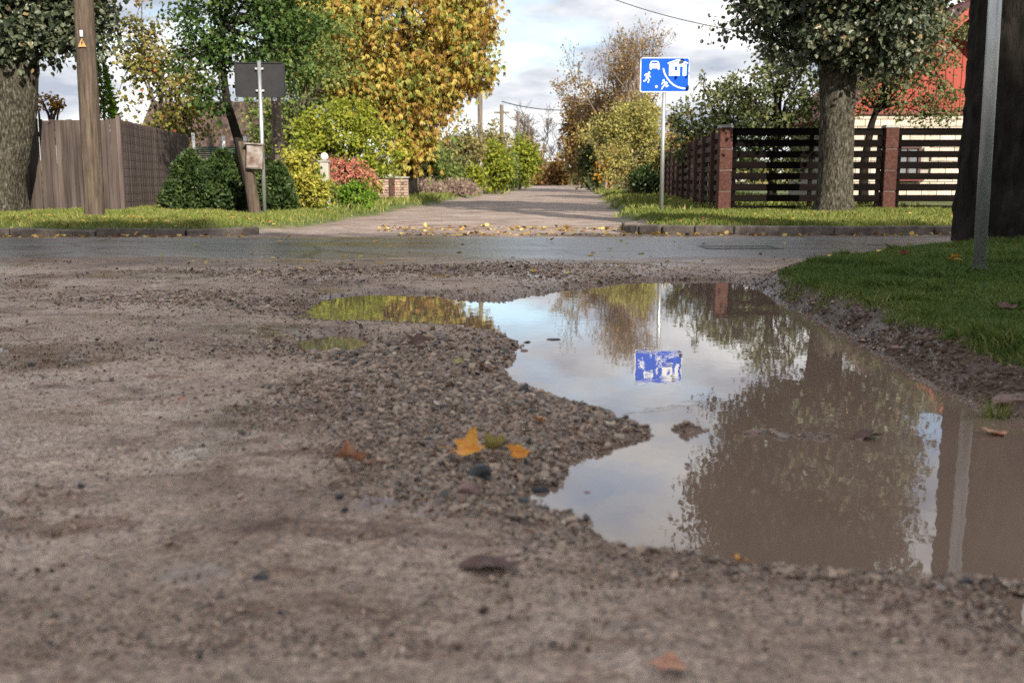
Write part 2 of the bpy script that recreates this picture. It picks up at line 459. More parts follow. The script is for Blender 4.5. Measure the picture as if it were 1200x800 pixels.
def ground_mat():
    m, t = newmat('ground_soil')
    o = nd(t, 'ShaderNodeOutputMaterial'); b = nd(t, 'ShaderNodeBsdfPrincipled')
    g = nd(t, 'ShaderNodeNewGeometry').outputs['Position']
    A = lambda n: nd(t, 'ShaderNodeAttribute', attribute_name=n).outputs['Fac']
    n1 = noise(t, g, 1.1, 8, .62); n2 = noise(t, g, 26, 6, .7); n3 = noise(t, g, 85, 5, .75)
    mud = ramp(t, [(.3, (.185, .123, .09)), (.42, (.335, .242, .184)), (.55, (.44, .338, .268)), (.7, (.53, .425, .347))], n1.outputs['Fac']).outputs[0]
    mps = nd(t, 'ShaderNodeMapping'); mps.inputs['Scale'].default_value = (.5, 1.6, 1); mps.inputs['Rotation'].default_value = (0, 0, .35); t.links.new(g, mps.inputs[0])
    ns = noise(t, mps.outputs[0], 2.6, 7, .68, .8)
    mud = mixc(t, 1, mud, ramp(t, [(.36, (.5, .38, .32)), (.47, (1, 1, 1)), (.6, (1.02, 1.0, .98)), (.7, (1.2, 1.18, 1.15))], ns.outputs['Fac']).outputs[0], 'MULTIPLY')
    sp = ramp(t, [(.3, (.5, .46, .44)), (.5, (.97, .95, .94)), (.72, (1.3, 1.28, 1.26))], n2.outputs['Fac']).outputs[0]
    mud = mixc(t, .8, mud, sp, 'MULTIPLY')
    sp3 = ramp(t, [(.36, (.15, .12, .105)), (.46, (.85, .83, .81)), (.55, (1.08, 1.08, 1.07)), (.64, (1.9, 1.8, 1.7))], n3.outputs['Fac']).outputs[0]  # speckle puts the grain's fine light and shade into the colour
    mud = mixc(t, .9, mud, sp3, 'MULTIPLY')
    # darker organic crumbs
    n4 = noise(t, g, 7, 6, .75, .6)
    cr = ramp(t, [(.54, (1, 1, 1)), (.62, (.55, .42, .36)), (.72, (.4, .28, .24))], n4.outputs['Fac']).outputs[0]
    mud = mixc(t, 1, mud, cr, 'MULTIPLY')
    ng = noise(t, g, 3, 5, .6)
    gr = ramp(t, [(.35, (.05, .06, .018)), (.5, (.075, .1, .025)), (.68, (.13, .12, .045))], ng.outputs['Fac']).outputs[0]
    road = ramp(t, [(.3, (.2, .155, .13)), (.7, (.36, .29, .25))], noise(t, g, .8, 7, .65).outputs['Fac']).outputs[0]
    road = mixc(t, .9, road, sp, 'MULTIPLY')
    road = mixc(t, 1, road, ramp(t, [(.38, (.55, .45, .4)), (.5, (1, 1, 1)), (.68, (1.2, 1.2, 1.18))], ns.outputs['Fac']).outputs[0], 'MULTIPLY')
    c = mixc(t, A('dirt_road'), mud, road)
    c = mixc(t, A('turf'), c, gr)
    bank = mixc(t, .9, (.10, .066, .05), sp, 'MULTIPLY')
    c = mixc(t, A('bank'), c, bank)
    wet = A('wet')
    c = mixc(t, wet, c, mixc(t, 1, c, (.5, .44, .4), 'MULTIPLY'))
    t.links.new(c, b.inputs['Base Color'])
    # puddled film: smooth where wet
    film = noise(t, g, 1.3, 4, .55)
    fr = ramp(t, [(.46, (.6, .6, .6)), (.56, (.32, .32, .32)), (.62, (.12, .12, .12))], film.outputs['Fac']).outputs[0]
    fl = ramp(t, [(.52, (1, 1, 1)), (.62, (.12, .12, .12))], film.outputs['Fac']).outputs[0]
    rr = nd(t, 'ShaderNodeMix', data_type='FLOAT')
    t.links.new(wet, rr.inputs[0]); t.links.new(fr, rr.inputs[2]); rr.inputs[3].default_value = .28
    r2 = nd(t, 'ShaderNodeMix', data_type='FLOAT')
    t.links.new(A('turf'), r2.inputs[0]); t.links.new(rr.outputs[0], r2.inputs[2]); r2.inputs[3].default_value = .9
    r3 = nd(t, 'ShaderNodeMix', data_type='FLOAT')
    t.links.new(A('dirt_road'), r3.inputs[0]); t.links.new(r2.outputs[0], r3.inputs[2]); r3.inputs[3].default_value = .85
    wf = A('film')
    r4 = nd(t, 'ShaderNodeMix', data_type='FLOAT')
    t.links.new(wf, r4.inputs[0]); t.links.new(r3.outputs[0], r4.inputs[2]); r4.inputs[3].default_value = .1
    t.links.new(r4.outputs[0], b.inputs['Roughness'])
    b.inputs['Specular IOR Level'].default_value = .42
    b1 = nd(t, 'ShaderNodeBump'); setin(b1, Strength=.8, Distance=.012); fm = nd(t, 'ShaderNodeMath', operation='SUBTRACT', use_clamp=True); t.links.new(fl, fm.inputs[0]); t.links.new(wf, fm.inputs[1]); t.links.new(fm.outputs[0], b1.inputs['Strength']); t.links.new(n2.outputs['Fac'], b1.inputs['Height'])
    b2 = nd(t, 'ShaderNodeBump'); setin(b2, Strength=.7, Distance=.005); t.links.new(fm.outputs[0], b2.inputs['Strength']); t.links.new(n3.outputs['Fac'], b2.inputs['Height'])
    t.links.new(b1.outputs[0], b2.inputs['Normal']); t.links.new(b2.outputs[0], b.inputs['Normal'])
    t.links.new(b.outputs[0], o.inputs[0])
    return m
M['ground'] = ground_mat()

def asphalt_mat():
    m, t = newmat('wet_asphalt')
    o = nd(t, 'ShaderNodeOutputMaterial'); b = nd(t, 'ShaderNodeBsdfPrincipled')
    g = nd(t, 'ShaderNodeNewGeometry').outputs['Position']
    mp = nd(t, 'ShaderNodeMapping'); mp.inputs['Scale'].default_value = (.25, 1, 1); t.links.new(g, mp.inputs[0])
    n1 = noise(t, mp.outputs[0], 1.6, 6, .6); n2 = noise(t, g, 120, 3, .6); n3 = noise(t, mp.outputs[0], 4, 6, .7)
    c = ramp(t, [(.3, (.08, .077, .073)), (.7, (.15, .143, .135))], n1.outputs['Fac']).outputs[0]
    c = mixc(t, .6, c, ramp(t, [(.3, (.6, .6, .6)), (.7, (1.5, 1.5, 1.5))], n2.outputs['Fac']).outputs[0], 'MULTIPLY')
    mudc = ramp(t, [(.56, (0, 0, 0)), (.68, (1, 1, 1))], n3.outputs['Fac']).outputs[0]
    a = nd(t, 'ShaderNodeAttribute', attribute_name='muddy').outputs['Fac']
    mx = nd(t, 'ShaderNodeMath', operation='MAXIMUM'); t.links.new(mudc, mx.inputs[0]); t.links.new(a, mx.inputs[1])
    ml = nd(t, 'ShaderNodeMath', operation='MULTIPLY'); t.links.new(mx.outputs[0], ml.inputs[0]); ml.inputs[1].default_value = .6
    c = mixc(t, ml.outputs[0], c, (.2, .165, .145))
    vo = nd(t, 'ShaderNodeTexVoronoi', feature='DISTANCE_TO_EDGE'); setin(vo, Scale=.7); wv = noise(t, g, 3, 4, .7)
    t.links.new(mixc(t, .25, g, wv.outputs['Color']), vo.inputs['Vector'])
    c = mixc(t, 1, c, ramp(t, [(.0, (.35, .33, .32)), (.012, (.5, .48, .47)), (.02, (1, 1, 1))], vo.outputs['Distance']).outputs[0], 'MULTIPLY')
    t.links.new(c, b.inputs['Base Color'])
    r = ramp(t, [(.3, (.22, .22, .22)), (.7, (.42, .42, .42))], n1.outputs['Fac']).outputs[0]
    t.links.new(r, b.inputs['Roughness'])
    bp = nd(t, 'ShaderNodeBump'); setin(bp, Strength=.35, Distance=.004); t.links.new(n2.outputs['Fac'], bp.inputs['Height']); t.links.new(bp.outputs[0], b.inputs['Normal'])
    t.links.new(b.outputs[0], o.inputs[0])
    return m
M['asphalt'] = asphalt_mat()

def water_mat():
    m, t = newmat('muddy_water')
    o = nd(t, 'ShaderNodeOutputMaterial'); b = nd(t, 'ShaderNodeBsdfPrincipled')
    g = nd(t, 'ShaderNodeNewGeometry').outputs['Position']
    n0 = noise(t, g, 1.2, 3, .5)
    t.links.new(ramp(t, [(.3, (.18, .124, .091)), (.7, (.215, .15, .112))], n0.outputs['Fac']).outputs[0], b.inputs['Base Color'])
    setin(b, Roughness=.015, IOR=1.34)
    b.inputs['Specular IOR Level'].default_value = .5
    b.inputs['Coat Weight'].default_value = .45; b.inputs['Coat IOR'].default_value = 1.36; b.inputs['Coat Roughness'].default_value = .01
    mp = nd(t, 'ShaderNodeMapping'); mp.inputs['Scale'].default_value = (1, .8, 1); t.links.new(g, mp.inputs[0])
    n1 = noise(t, mp.outputs[0], 16, 2, .5); n2 = noise(t, mp.outputs[0], 3.2, 2, .5)
    b1 = nd(t, 'ShaderNodeBump'); setin(b1, Strength=1, Distance=.00022); t.links.new(n1.outputs['Fac'], b1.inputs['Height'])
    b2 = nd(t, 'ShaderNodeBump'); setin(b2, Strength=1, Distance=.0004); t.links.new(n2.outputs['Fac'], b2.inputs['Height'])
    t.links.new(b1.outputs[0], b2.inputs['Normal']); t.links.new(b2.outputs[0], b.inputs['Normal']); t.links.new(b2.outputs[0], b.inputs['Coat Normal'])
    t.links.new(b.outputs[0], o.inputs[0])
    return m
M['water'] = water_mat()

M['L_linden'] = leafmat('linden_leaf', [(0, (.018, .028, .014)), (.35, (.045, .06, .032)), (.65, (.105, .12, .07)), (.88, (.165, .168, .105)), (1, (.24, .17, .09))], .2, .42, .4)
M['L_dark'] = leafmat('dark_green_leaf', [(0, (.02, .045, .01)), (.5, (.05, .095, .02)), (.85, (.095, .15, .035)), (1, (.16, .2, .05))], .35)
M['L_apple'] = leafmat('apple_leaf', [(0, (.06, .065, .018)), (.4, (.15, .14, .035)), (.75, (.27, .24, .05)), (.93, (.36, .27, .08)), (1, (.4, .12, .05))], .35)
M['L_greygreen'] = leafmat('grey_green_leaf', [(0, (.03, .042, .014)), (.45, (.075, .095, .03)), (.8, (.13, .145, .055)), (1, (.22, .2, .09))], .3)
M['L_chestnut'] = leafmat('chestnut_leaf', [(0, (.12, .06, .02)), (.2, (.3, .165, .035)), (.4, (.49, .325, .065)), (.58, (.6, .47, .12)), (.72, (.46, .43, .11)), (.9, (.22, .27, .06)), (1, (.15, .22, .05))], .45)
M['L_lime'] = leafmat('yellow_green_leaf', [(0, (.11, .14, .015)), (.5, (.24, .28, .03)), (.85, (.36, .36, .045)), (1, (.44, .4, .06))], .4)
M['L_yellow'] = leafmat('yellow_variegated_leaf', [(0, (.12, .14, .02)), (.5, (.38, .36, .05)), (1, (.58, .5, .12))], .35)
M['L_thuja'] = leafmat('conifer_spray', [(0, (.012, .025, .008)), (.5, (.035, .06, .017)), (.9, (.075, .11, .03)), (1, (.12, .15, .04))], .15)
M['L_bright'] = leafmat('bright_green_leaf', [(0, (.06, .13, .012)), (.5, (.13, .25, .02)), (1, (.25, .35, .04))], .35)
M['L_sumac'] = leafmat('red_sumac_leaf', [(0, (.3, .07, .05)), (.5, (.55, .2, .15)), (.85, (.62, .32, .22)), (1, (.4, .38, .12))], .35)
M['L_hedge'] = leafmat('hedge_leaf', [(0, (.06, .09, .025)), (.5, (.15, .2, .05)), (.85, (.24, .26, .07)), (1, (.32, .27, .09))], .35)
M['L_olive'] = leafmat('olive_leaf_tree', [(0, (.1, .095, .035)), (.5, (.21, .19, .07)), (1, (.32, .25, .1))], .35)
M['L_willow'] = leafmat('willow_leaf', [(0, (.13, .125, .035)), (.5, (.31, .285, .085)), (.85, (.46, .41, .12)), (1, (.55, .43, .14))], .35)
M['L_oak'] = leafmat('brown_oak_leaf', [(0, (.1, .06, .022)), (.5, (.22, .14, .05)), (1, (.34, .22, .08))], .3)
M['L_orange'] = leafmat('orange_tree_leaf', [(0, (.22, .1, .015)), (.5, (.42, .2, .025)), (1, (.55, .32, .04))], .35)
M['L_rust'] = leafmat('rust_tree_leaf', [(0, (.09, .045, .018)), (.5, (.18, .095, .03)), (1, (.27, .16, .05))], .3)
M['L_dry'] = leafmat('dry_weed', [(0, (.16, .1, .085)), (.5, (.28, .2, .17)), (1, (.36, .28, .22))], .3)
M['L_grass'] = leafmat('grass_blade', [(0, (.07, .095, .016)), (.45, (.15, .19, .036)), (.78, (.22, .24, .062)), (1, (.4, .32, .13))], .3, .5, .25)
M['L_lawn'] = leafmat('lawn_blade', [(0, (.04, .075, .014)), (.45, (.095, .15, .03)), (.8, (.155, .205, .05)), (1, (.33, .28, .12))], .3, .5, .25)
M['L_litter'] = leafmat('leaf_litter', [(0, (.03, .013, .009)), (.5, (.09, .042, .028)), (.85, (.17, .085, .055)), (1, (.4, .2, .09))], .05, .5, .3)
M['L_fallen'] = leafmat('fallen_leaf', [(0, (.1, .05, .025)), (.35, (.3, .15, .05)), (.65, (.52, .34, .07)), (1, (.6, .47, .16))], .2)

# ------------------------------------------------------------------ ground sheet
def build_ground():
    ys = [-60, -30, -12, -5, -2, 0, .6]
    y = .9
    while y < 14.5: ys.append(y); y += max(.012, .0075 * y)
    while y < 120: ys.append(y); y += .03 * y
    ys += [160, 250, 450, 900, 1600]
    xs = [0.0]; x = 0.0
    while x < 14: x += max(.016, .0105 * x); xs.append(x)
    while x < 60: x += .1 * x; xs.append(x)
    xs += [120, 300, 700, 1500]
    xs = sorted([-q for q in xs[1:]] + xs)
    X, Y = np.meshgrid(np.array(xs), np.array(ys))
    Z = H(X, Y)
    nx, ny = len(xs), len(ys)
    idx = np.arange(nx * ny).reshape(ny, nx)
    F = np.stack([idx[:-1, :-1], idx[:-1, 1:], idx[1:, 1:], idx[1:, :-1]], -1).reshape(-1, 4)
    _, sd, v, gm = near_h(np.clip(X, -30, 30), np.clip(Y, -5, 30))
    fg = far_grass(X, Y)
    far = smooth(12.7, 12.9, Y)
    turf = np.maximum(smooth(.04, .12, v) * (1 - far), smooth(-.1, .15, fg) * far)
    turf = np.maximum(turf, smooth(8, 9.5, np.abs(X)) * (1 - far) * ((Y < 8.5) | (X < 0)) * (Y < 8.5))
    bank = smooth(-.28, -.1, v + (fbm(X * 7, Y * 7, 3, 43) - .5) * .2) * (1 - smooth(.5, 1, v)) * (1 - far)
    wet = np.clip(np.exp(-np.maximum(sd, 0) / .11) + .25 * smooth(.45, .7, fbm(X * .8, Y * .8, 3, 77)), 0, 1) * (1 - turf) * (Y < 9.5)
    wet = np.maximum(wet, smooth(7.6, 8.6, Y) * (1 - far) * (1 - turf) * .7)
    film = np.zeros(X.shape)
    for (px, py, rx, ry) in [(285, 507, .14, .3), (285, 395, .45, .3), (430, 475, .2, .25), (60, 430, .5, .5), (250, 545, .12, .15), (470, 615, .16, .1), (980, 318, .25, .3), (720, 318, .8, .25), (150, 330, 1.2, .5), (220, 700, .1, .08)]:
        c = G(px, py); film = np.maximum(film, np.exp(-((X - c.x) / rx) ** 2 - ((Y - c.y) / ry) ** 2))
    film = smooth(.42, .62, film * (.45 + .9 * fbm(X * 7, Y * 5, 4, 131))) * .9 * (1 - turf) * (1 - far)
    me = npmesh('ground', np.stack([X.ravel(), Y.ravel(), Z.ravel()], -1), F, M['ground'],
                {'turf': turf.ravel(), 'dirt_road': (far * (1 - turf)).ravel(), 'wet': np.maximum(wet, film * .8).ravel(), 'film': film.ravel(), 'bank': bank.ravel()}, True)
    props(link('ground', me), kind='structure')
build_ground()

def build_street():
    xs = np.concatenate([np.linspace(-60, -9, 52)[:-1], np.linspace(-9, 9, 200), np.linspace(9, 60, 52)[1:]])
    rows = 26
    V = []; att = []
    for j in range(rows):
        t = j / (rows - 1)
        y0 = 8.85 + (fbm(xs * 1.3, xs * 0 + 3, 4, 17) - .5) * .7 - .25 * smooth(-3, 3, xs) * 0
        y1 = 12.45 + (fbm(xs * 1.3, xs * 0 + 9, 4, 19) - .5) * .25 + .5 * smooth(2, 4, xs)
        yy = y0 + (y1 - y0) * t
        z = H(xs, yy) + .005
        if j in (0, rows - 1): z = z - .012
        V.append(np.stack([xs, yy, z], -1)); att.append(np.full(xs.shape, max(0, 1 - t * 3) + max(0, t * 6 - 5)))
    V = np.concatenate(V); n = len(xs)
    idx = np.arange(n * rows).reshape(rows, n)
    F = np.stack([idx[:-1, :-1], idx[:-1, 1:], idx[1:, 1:], idx[1:, :-1]], -1).reshape(-1, 4)
    me = npmesh('street', V, F, M['asphalt'], {'muddy': np.concatenate(att)}, True)
    props(link('street', me), kind='structure')
build_street()

def build_puddle(poly, grow=.1):
    bm = bmesh.new()
    n = len(poly); vs = []
    area = sum(poly[i][0] * poly[(i + 1) % n][1] - poly[(i + 1) % n][0] * poly[i][1] for i in range(n))
    sg = 1 if area > 0 else -1
    for i in range(n):
        a, b, c = Vector(poly[i - 1]), Vector(poly[i]), Vector(poly[(i + 1) % n])
        d = (c - a).normalized()
        q = b + Vector((d.y, -d.x)) * grow * sg
        vs.append(bm.verts.new((q.x, q.y, 0)))
    f = bm.faces.new(vs)
    bmesh.ops.triangulate(bm, faces=[f])
    bmesh.ops.recalc_face_normals(bm, faces=bm.faces)
    for f in bm.faces:
        if f.normal.z < 0: f.normal_flip()
    me = bpy.data.meshes.new('puddle'); bm.to_mesh(me); bm.free(); me.materials.append(M['water'])
    props(link('puddle', me), kind='structure')
for p, g in ((POOL, .06), (POOL2, .05), (POOL3, .06), (POOL4, .04)): build_puddle(p, g)

# ------------------------------------------------------------------ kerbs
def kerb(label, pts, stone_len=1.0, h=.12, seed=0, tilt=.02):
    rnd = random.Random(seed)
    t = thing('kerb', label, 'kerb', (pts[0][0], pts[0][1], 0))
    pv = [Vector(p) for p in pts]
    segs = []
    for a, b in zip(pv[:-1], pv[1:]):
        L = (b - a).length; k = max(1, round(L / stone_len))
        for i in range(k):
            segs.append((a.lerp(b, i / k), a.lerp(b, (i + 1) / k)))
    mats = []
    for a, b in segs:
        c = (a + b) / 2; d = b - a
        L = d.length - .012
        top = .055 + h + rnd.uniform(-.012, .008)
        m = MB().box((0, 0, 0), (L, .15, top + .1))
        me = m.mesh('kerbstone', M['kerb'], .014)
        link('kerbstone', me, t, (c.x - pts[0][0], c.y - pts[0][1], (top - .1) / 2), (rnd.uniform(-tilt, tilt), rnd.uniform(-tilt, tilt) * .5, math.atan2(d.y, d.x)))
    return t
kerb('low weathered concrete kerb along the grass under the brown board fence', [(-14, 12.78), (-5.3, 12.78), (-4.2, 12.9), (-3.35, 13.25)], 1.1, .09, 4, .09)
arc = [(1.75, 14.55), (1.62, 14.15), (1.62, 13.8), (1.75, 13.5), (2.0, 13.28), (2.4, 13.17), (2.9, 13.12), (12, 13.05)]
kerb('dark curved kerb round the grass corner below the blue sign', arc, 1.25, .125, 5, .015)

# ------------------------------------------------------------------ storm drain
def drain():
    c = G(866, 291, .055)
    t = thing('storm_drain', 'black iron drain grate set in the wet street near the right verge', 'drain', (c.x, c.y, H1(c.x, c.y) - .007))
    fr = MB()
    for sy in (-1, 1): fr.box((0, sy * .25, .006), (.78, .04, .02))
    for sx in (-1, 1): fr.box((sx * .37, 0, .006), (.04, .46, .0195))
    fr.build('frame', M['iron'], t)
    bar = MB().box((0, 0, 0), (.022, .46, .02)).mesh('bar', M['iron'])
    for k in range(13): link('bar', bar, t, (-.33 + k * .055, 0, .004))
    MB().box((0, 0, -.0), (.7, .46, .004)).build('pit_dark_sheet', M['black'], t)  # flat black sheet stands in for the unlit hole below the bars
drain()

# ------------------------------------------------------------------ foliage machinery
def unit(a): return a / (np.linalg.norm(a, axis=-1, keepdims=True) + 1e-9)
def leaf_arrays(rng, C, out, size, droop=.3, up=.5, spread=.8, tone=None, wide=.42, six=False, szvar=.35):
    n = len(C)
    a = unit(rng.normal(size=(n, 3)) * spread + out * .6 + np.array([0, 0, -droop]))
    nr = unit(rng.normal(size=(n, 3)) * .7 + np.array([0, 0, up]) + out * .5)
    nr = unit(nr - a * np.sum(nr * a, -1, keepdims=True))
    sd = np.cross(nr, a)
    s = (size * rng.uniform(1 - szvar, 1 + szvar, (n, 1)))
    if tone is None: tone = rng.uniform(0, 1, n)
    if six:
        pts = [C, C + a * s * .28 + sd * s * wide + nr * s * .05, C + a * s * .68 + sd * s * wide * .8 + nr * s * .05, C + a * s - nr * s * .1,
               C + a * s * .68 - sd * s * wide * .8 + nr * s * .05, C + a * s * .28 - sd * s * wide + nr * s * .05]
        V = np.stack(pts, 1).reshape(-1, 3)
        b = (np.arange(n) * 6)[:, None]
        F = np.concatenate([b + np.array([[0, 1, 2, 3]]), b + np.array([[0, 3, 4, 5]])])
        return V, F, np.repeat(tone, 6)
    pts = [C, C + a * s * .45 + sd * s * wide + nr * s * .07, C + a * s - nr * s * .08, C + a * s * .45 - sd * s * wide + nr * s * .07]
    V = np.stack(pts, 1).reshape(-1, 3)
    b = (np.arange(n) * 4)[:, None]
    F = np.concatenate([b + np.array([[0, 1, 2]]), b + np.array([[0, 2, 3]])])
    return V, F, np.repeat(tone, 4)

def clump_leaves(rng, ells, nclump, per, clump_r, shell=.5, flat=.75, cut=None):
    """positions and outward directions of leaves gathered in clumps through ellipsoids"""
    e = np.array(ells, float)
    w = (e[:, 3] * e[:, 4] * e[:, 5]) ** (2 / 3); w /= w.sum()
    ch = rng.choice(len(e), nclump, p=w)
    d = unit(rng.normal(size=(nclump, 3)))
    r = rng.uniform(shell ** 2, 1, nclump) ** .5
    r = r * rng.uniform(.8, 1.16, nclump)
    cc = e[ch, :3] + d * e[ch, 3:6] * r[:, None]
    if cut is not None: 
        k = cut(cc); cc = cc[k]; d = d[k]; 
    n = len(cc)
    cr = clump_r * rng.uniform(.6, 1.4, n)
    pos = np.repeat(cc, per, 0) + rng.normal(size=(n * per, 3)) * np.repeat(cr, per)[:, None] * np.array([.6, .6, .6 * flat])
    out = unit(np.repeat(d, per, 0) * 1.0 + unit(pos - np.repeat(cc, per, 0)) * .7)
    ct = np.repeat(rng.uniform(-.24, .24, n), per)
    return pos, out, cc, ct

def limb_mesh(rng, base, top, targets, r0, mb=None, n=5, r1=.012, sag=.15):
    mb = mb or MB()
    base = np.array(base, float); top = np.array(top, float)
    for tg in targets:
        s = base + (top - base) * rng.uniform(.1, 1.0)
        m1 = s * .6 + tg * .4 + np.array([0, 0, .12 * np.linalg.norm(tg - s)]) + rng.normal(size=3) * .06 * np.linalg.norm(tg - s)
        m2 = s * .25 + tg * .75 + np.array([0, 0, .08 * np.linalg.norm(tg - s)]) + rng.normal(size=3) * .06 * np.linalg.norm(tg - s)
        mb.tube([s, m1, m2, tg], [r0, r0 * .62, r0 * .35, r1], n, cap=False)
    return mb

def trunk_mesh(name, path, radii, mat, n=22, amp=.05, seed=0, sub=6, flare=.35, ridge=0):
    """tapered trunk with an uneven, fluted surface"""
    pts = [Vector(p) for p in path]
    P2 = []; R2 = []
    for i in range(len(pts) - 1):
        for k in range(sub):
            t = k / sub
            P2.append(pts[i].lerp(pts[i + 1], t)); R2.append(radii[i] * (1 - t) + radii[i + 1] * t)
    P2.append(pts[-1]); R2.append(radii[-1])
    L = len(P2); z0 = P2[0].z
    PP = np.array([tuple(p) for p in P2]); RR = np.array(R2)
    a = (2 * PI * np.arange(n) / n)[None, :]; h = (PP[:, 2] - z0)[:, None]
    ca, sa = np.cos(a) + 0 * h, np.sin(a) + 0 * h; hh = h + 0 * a
    f = 1 + amp * 2 * (vnoise(ca * 1.6 + 5, hh * 1.4 + sa * 1.6, seed) - .5) + amp * .4 * np.sin(a * 5 + seed)
    f = f + amp * (vnoise(ca * 4 + 9, hh * 5 + sa * 4, seed + 3) - .5)
    if ridge:
        w = vnoise(a * n / 9 + hh * 1.1, hh * 4.5 + 3, seed + 5) + .6 * vnoise(a * n / 5 + 9, hh * 9, seed + 6)
        f = f + ridge * (np.abs(w - .8) * 2 - .5)
    f = f + flare * np.exp(-np.maximum(h, 0) / .28) * (1 + .5 * np.sin(a * 4 + seed))
    V = np.stack([PP[:, 0:1] + RR[:, None] * f * ca, PP[:, 1:2] + RR[:, None] * f * sa, hh], -1).reshape(-1, 3)
    F = [[i * n + k, i * n + (k + 1) % n, (i + 1) * n + (k + 1) % n, (i + 1) * n + k] for i in range(L - 1) for k in range(n)]
    me = npmesh(name, np.array(V), np.array(F), mat, None, True)
    return me

def crown(name, parts, mat, parent):
    V = np.concatenate([p[0] for p in parts]); 
    F = []; T = np.concatenate([p[2] for p in parts]); o = 0
    for p in parts: F.append(p[1] + o); o += len(p[0])
    me = npmesh(name, V, np.concatenate(F), mat, {'leaf_tone': np.clip(T, 0, 1)})
    return props(link(name, me, parent), kind='stuff')

def tree(name, label, cat, base, trunk, ells, leaf, nclump, per, clump_r, size, bark='twig', group=None, seed=0, limbs=14, six=False, droop=.3, shell=.5,
         limb_r=.05, amp=.06, nseg=14, wide=.42, flare=.3, trunk_name='trunk', palm=0, extra=None, spread=.8, tone_off=0, cut=None, up=.5, crown_name='crown', ridge=0):
    """base: (x,y); trunk: list of (dx,dy,z,r) above the ground; ells: crown ellipsoids (dx,dy,z,rx,ry,rz)"""
    rng = np.random.default_rng(seed)
    z0 = H1(base[0], base[1])
    t = thing(name, label, cat, (base[0], base[1], z0), 0, group)
    if trunk:
        pth = [(a, b, c - (.08 if i == 0 else 0)) for i, (a, b, c, r) in enumerate(trunk)]
        link(trunk_name, trunk_mesh(trunk_name, pth, [q[3] for q in trunk], M[bark], nseg, amp, seed, 22 if ridge else 6 if nseg > 12 else 3, flare, ridge), t)
    pos, out, cc, ct = clump_leaves(rng, ells, nclump, per, clump_r, shell, cut=cut)
    tone = np.clip(rng.beta(2.2, 2.2, len(pos)) + ct * (1.5 if palm else 1) + tone_off, 0, 1)
    if palm:
        k = palm; n = len(pos)
        ax = unit(out * .5 + rng.normal(size=(n, 3)) * .4 + np.array([0, 0, -.35]))
        u = unit(np.cross(ax, rng.normal(size=(n, 3)))); v = np.cross(ax, u)
        ang = np.linspace(-1.9, 1.9, k)
        C = np.repeat(pos, k, 0)
        D = unit((ax[:, None, :] * np.cos(ang)[None, :, None] + u[:, None, :] * np.sin(ang)[None, :, None]).reshape(-1, 3) + np.array([0, 0, -.55]))
        s = size * rng.uniform(.7, 1.25, (n * k, 1)) * np.tile(1 - .25 * np.abs(ang) / 1.9, n)[:, None]
        nr = unit(np.repeat(v, k, 0) + np.array([0, 0, .4])); nr = unit(nr - D * np.sum(nr * D, -1, keepdims=True)); sd = np.cross(nr, D)
        pts = [C, C + D * s * .6 + sd * s * .2, C + D * s + np.array([0, 0, -.05]), C + D * s * .6 - sd * s * .2]
        V = np.stack(pts, 1).reshape(-1, 3); b = (np.arange(n * k) * 4)[:, None]
        F = np.concatenate([b + np.array([[0, 1, 2]]), b + np.array([[0, 2, 3]])])
        arr = [(V, F, np.repeat(np.repeat(tone, k), 4))]
    else:
        arr = [leaf_arrays(rng, pos, out, size, droop, up, spread, tone, wide, six)]
    crown(crown_name, arr, M[leaf], t)
    if limbs and trunk:
        k = min(limbs, len(cc))
        tg = cc[rng.choice(len(cc), k, replace=False)]
        a = trunk[-2] if len(trunk) > 1 else trunk[0]; b = trunk[-1]
        mb = limb_mesh(rng, np.array(a[:3]) * .4 + np.array(b[:3]) * .6, b[:3], tg, limb_r)
        # twigs from limb ends to neighbouring clumps
        near = cc[rng.choice(len(cc), min(len(cc), k * 3), replace=False)]
        for q in near:
            j = np.argmin(np.sum((tg - q) ** 2, -1))
            mid = (q + tg[j]) / 2 + rng.normal(size=3) * .05
            mb.tube([tg[j], mid, q], [.014, .009, .004], 3, cap=False)
        props(mb.build('limbs', M[bark], t, fix=False), kind='stuff')
    return t

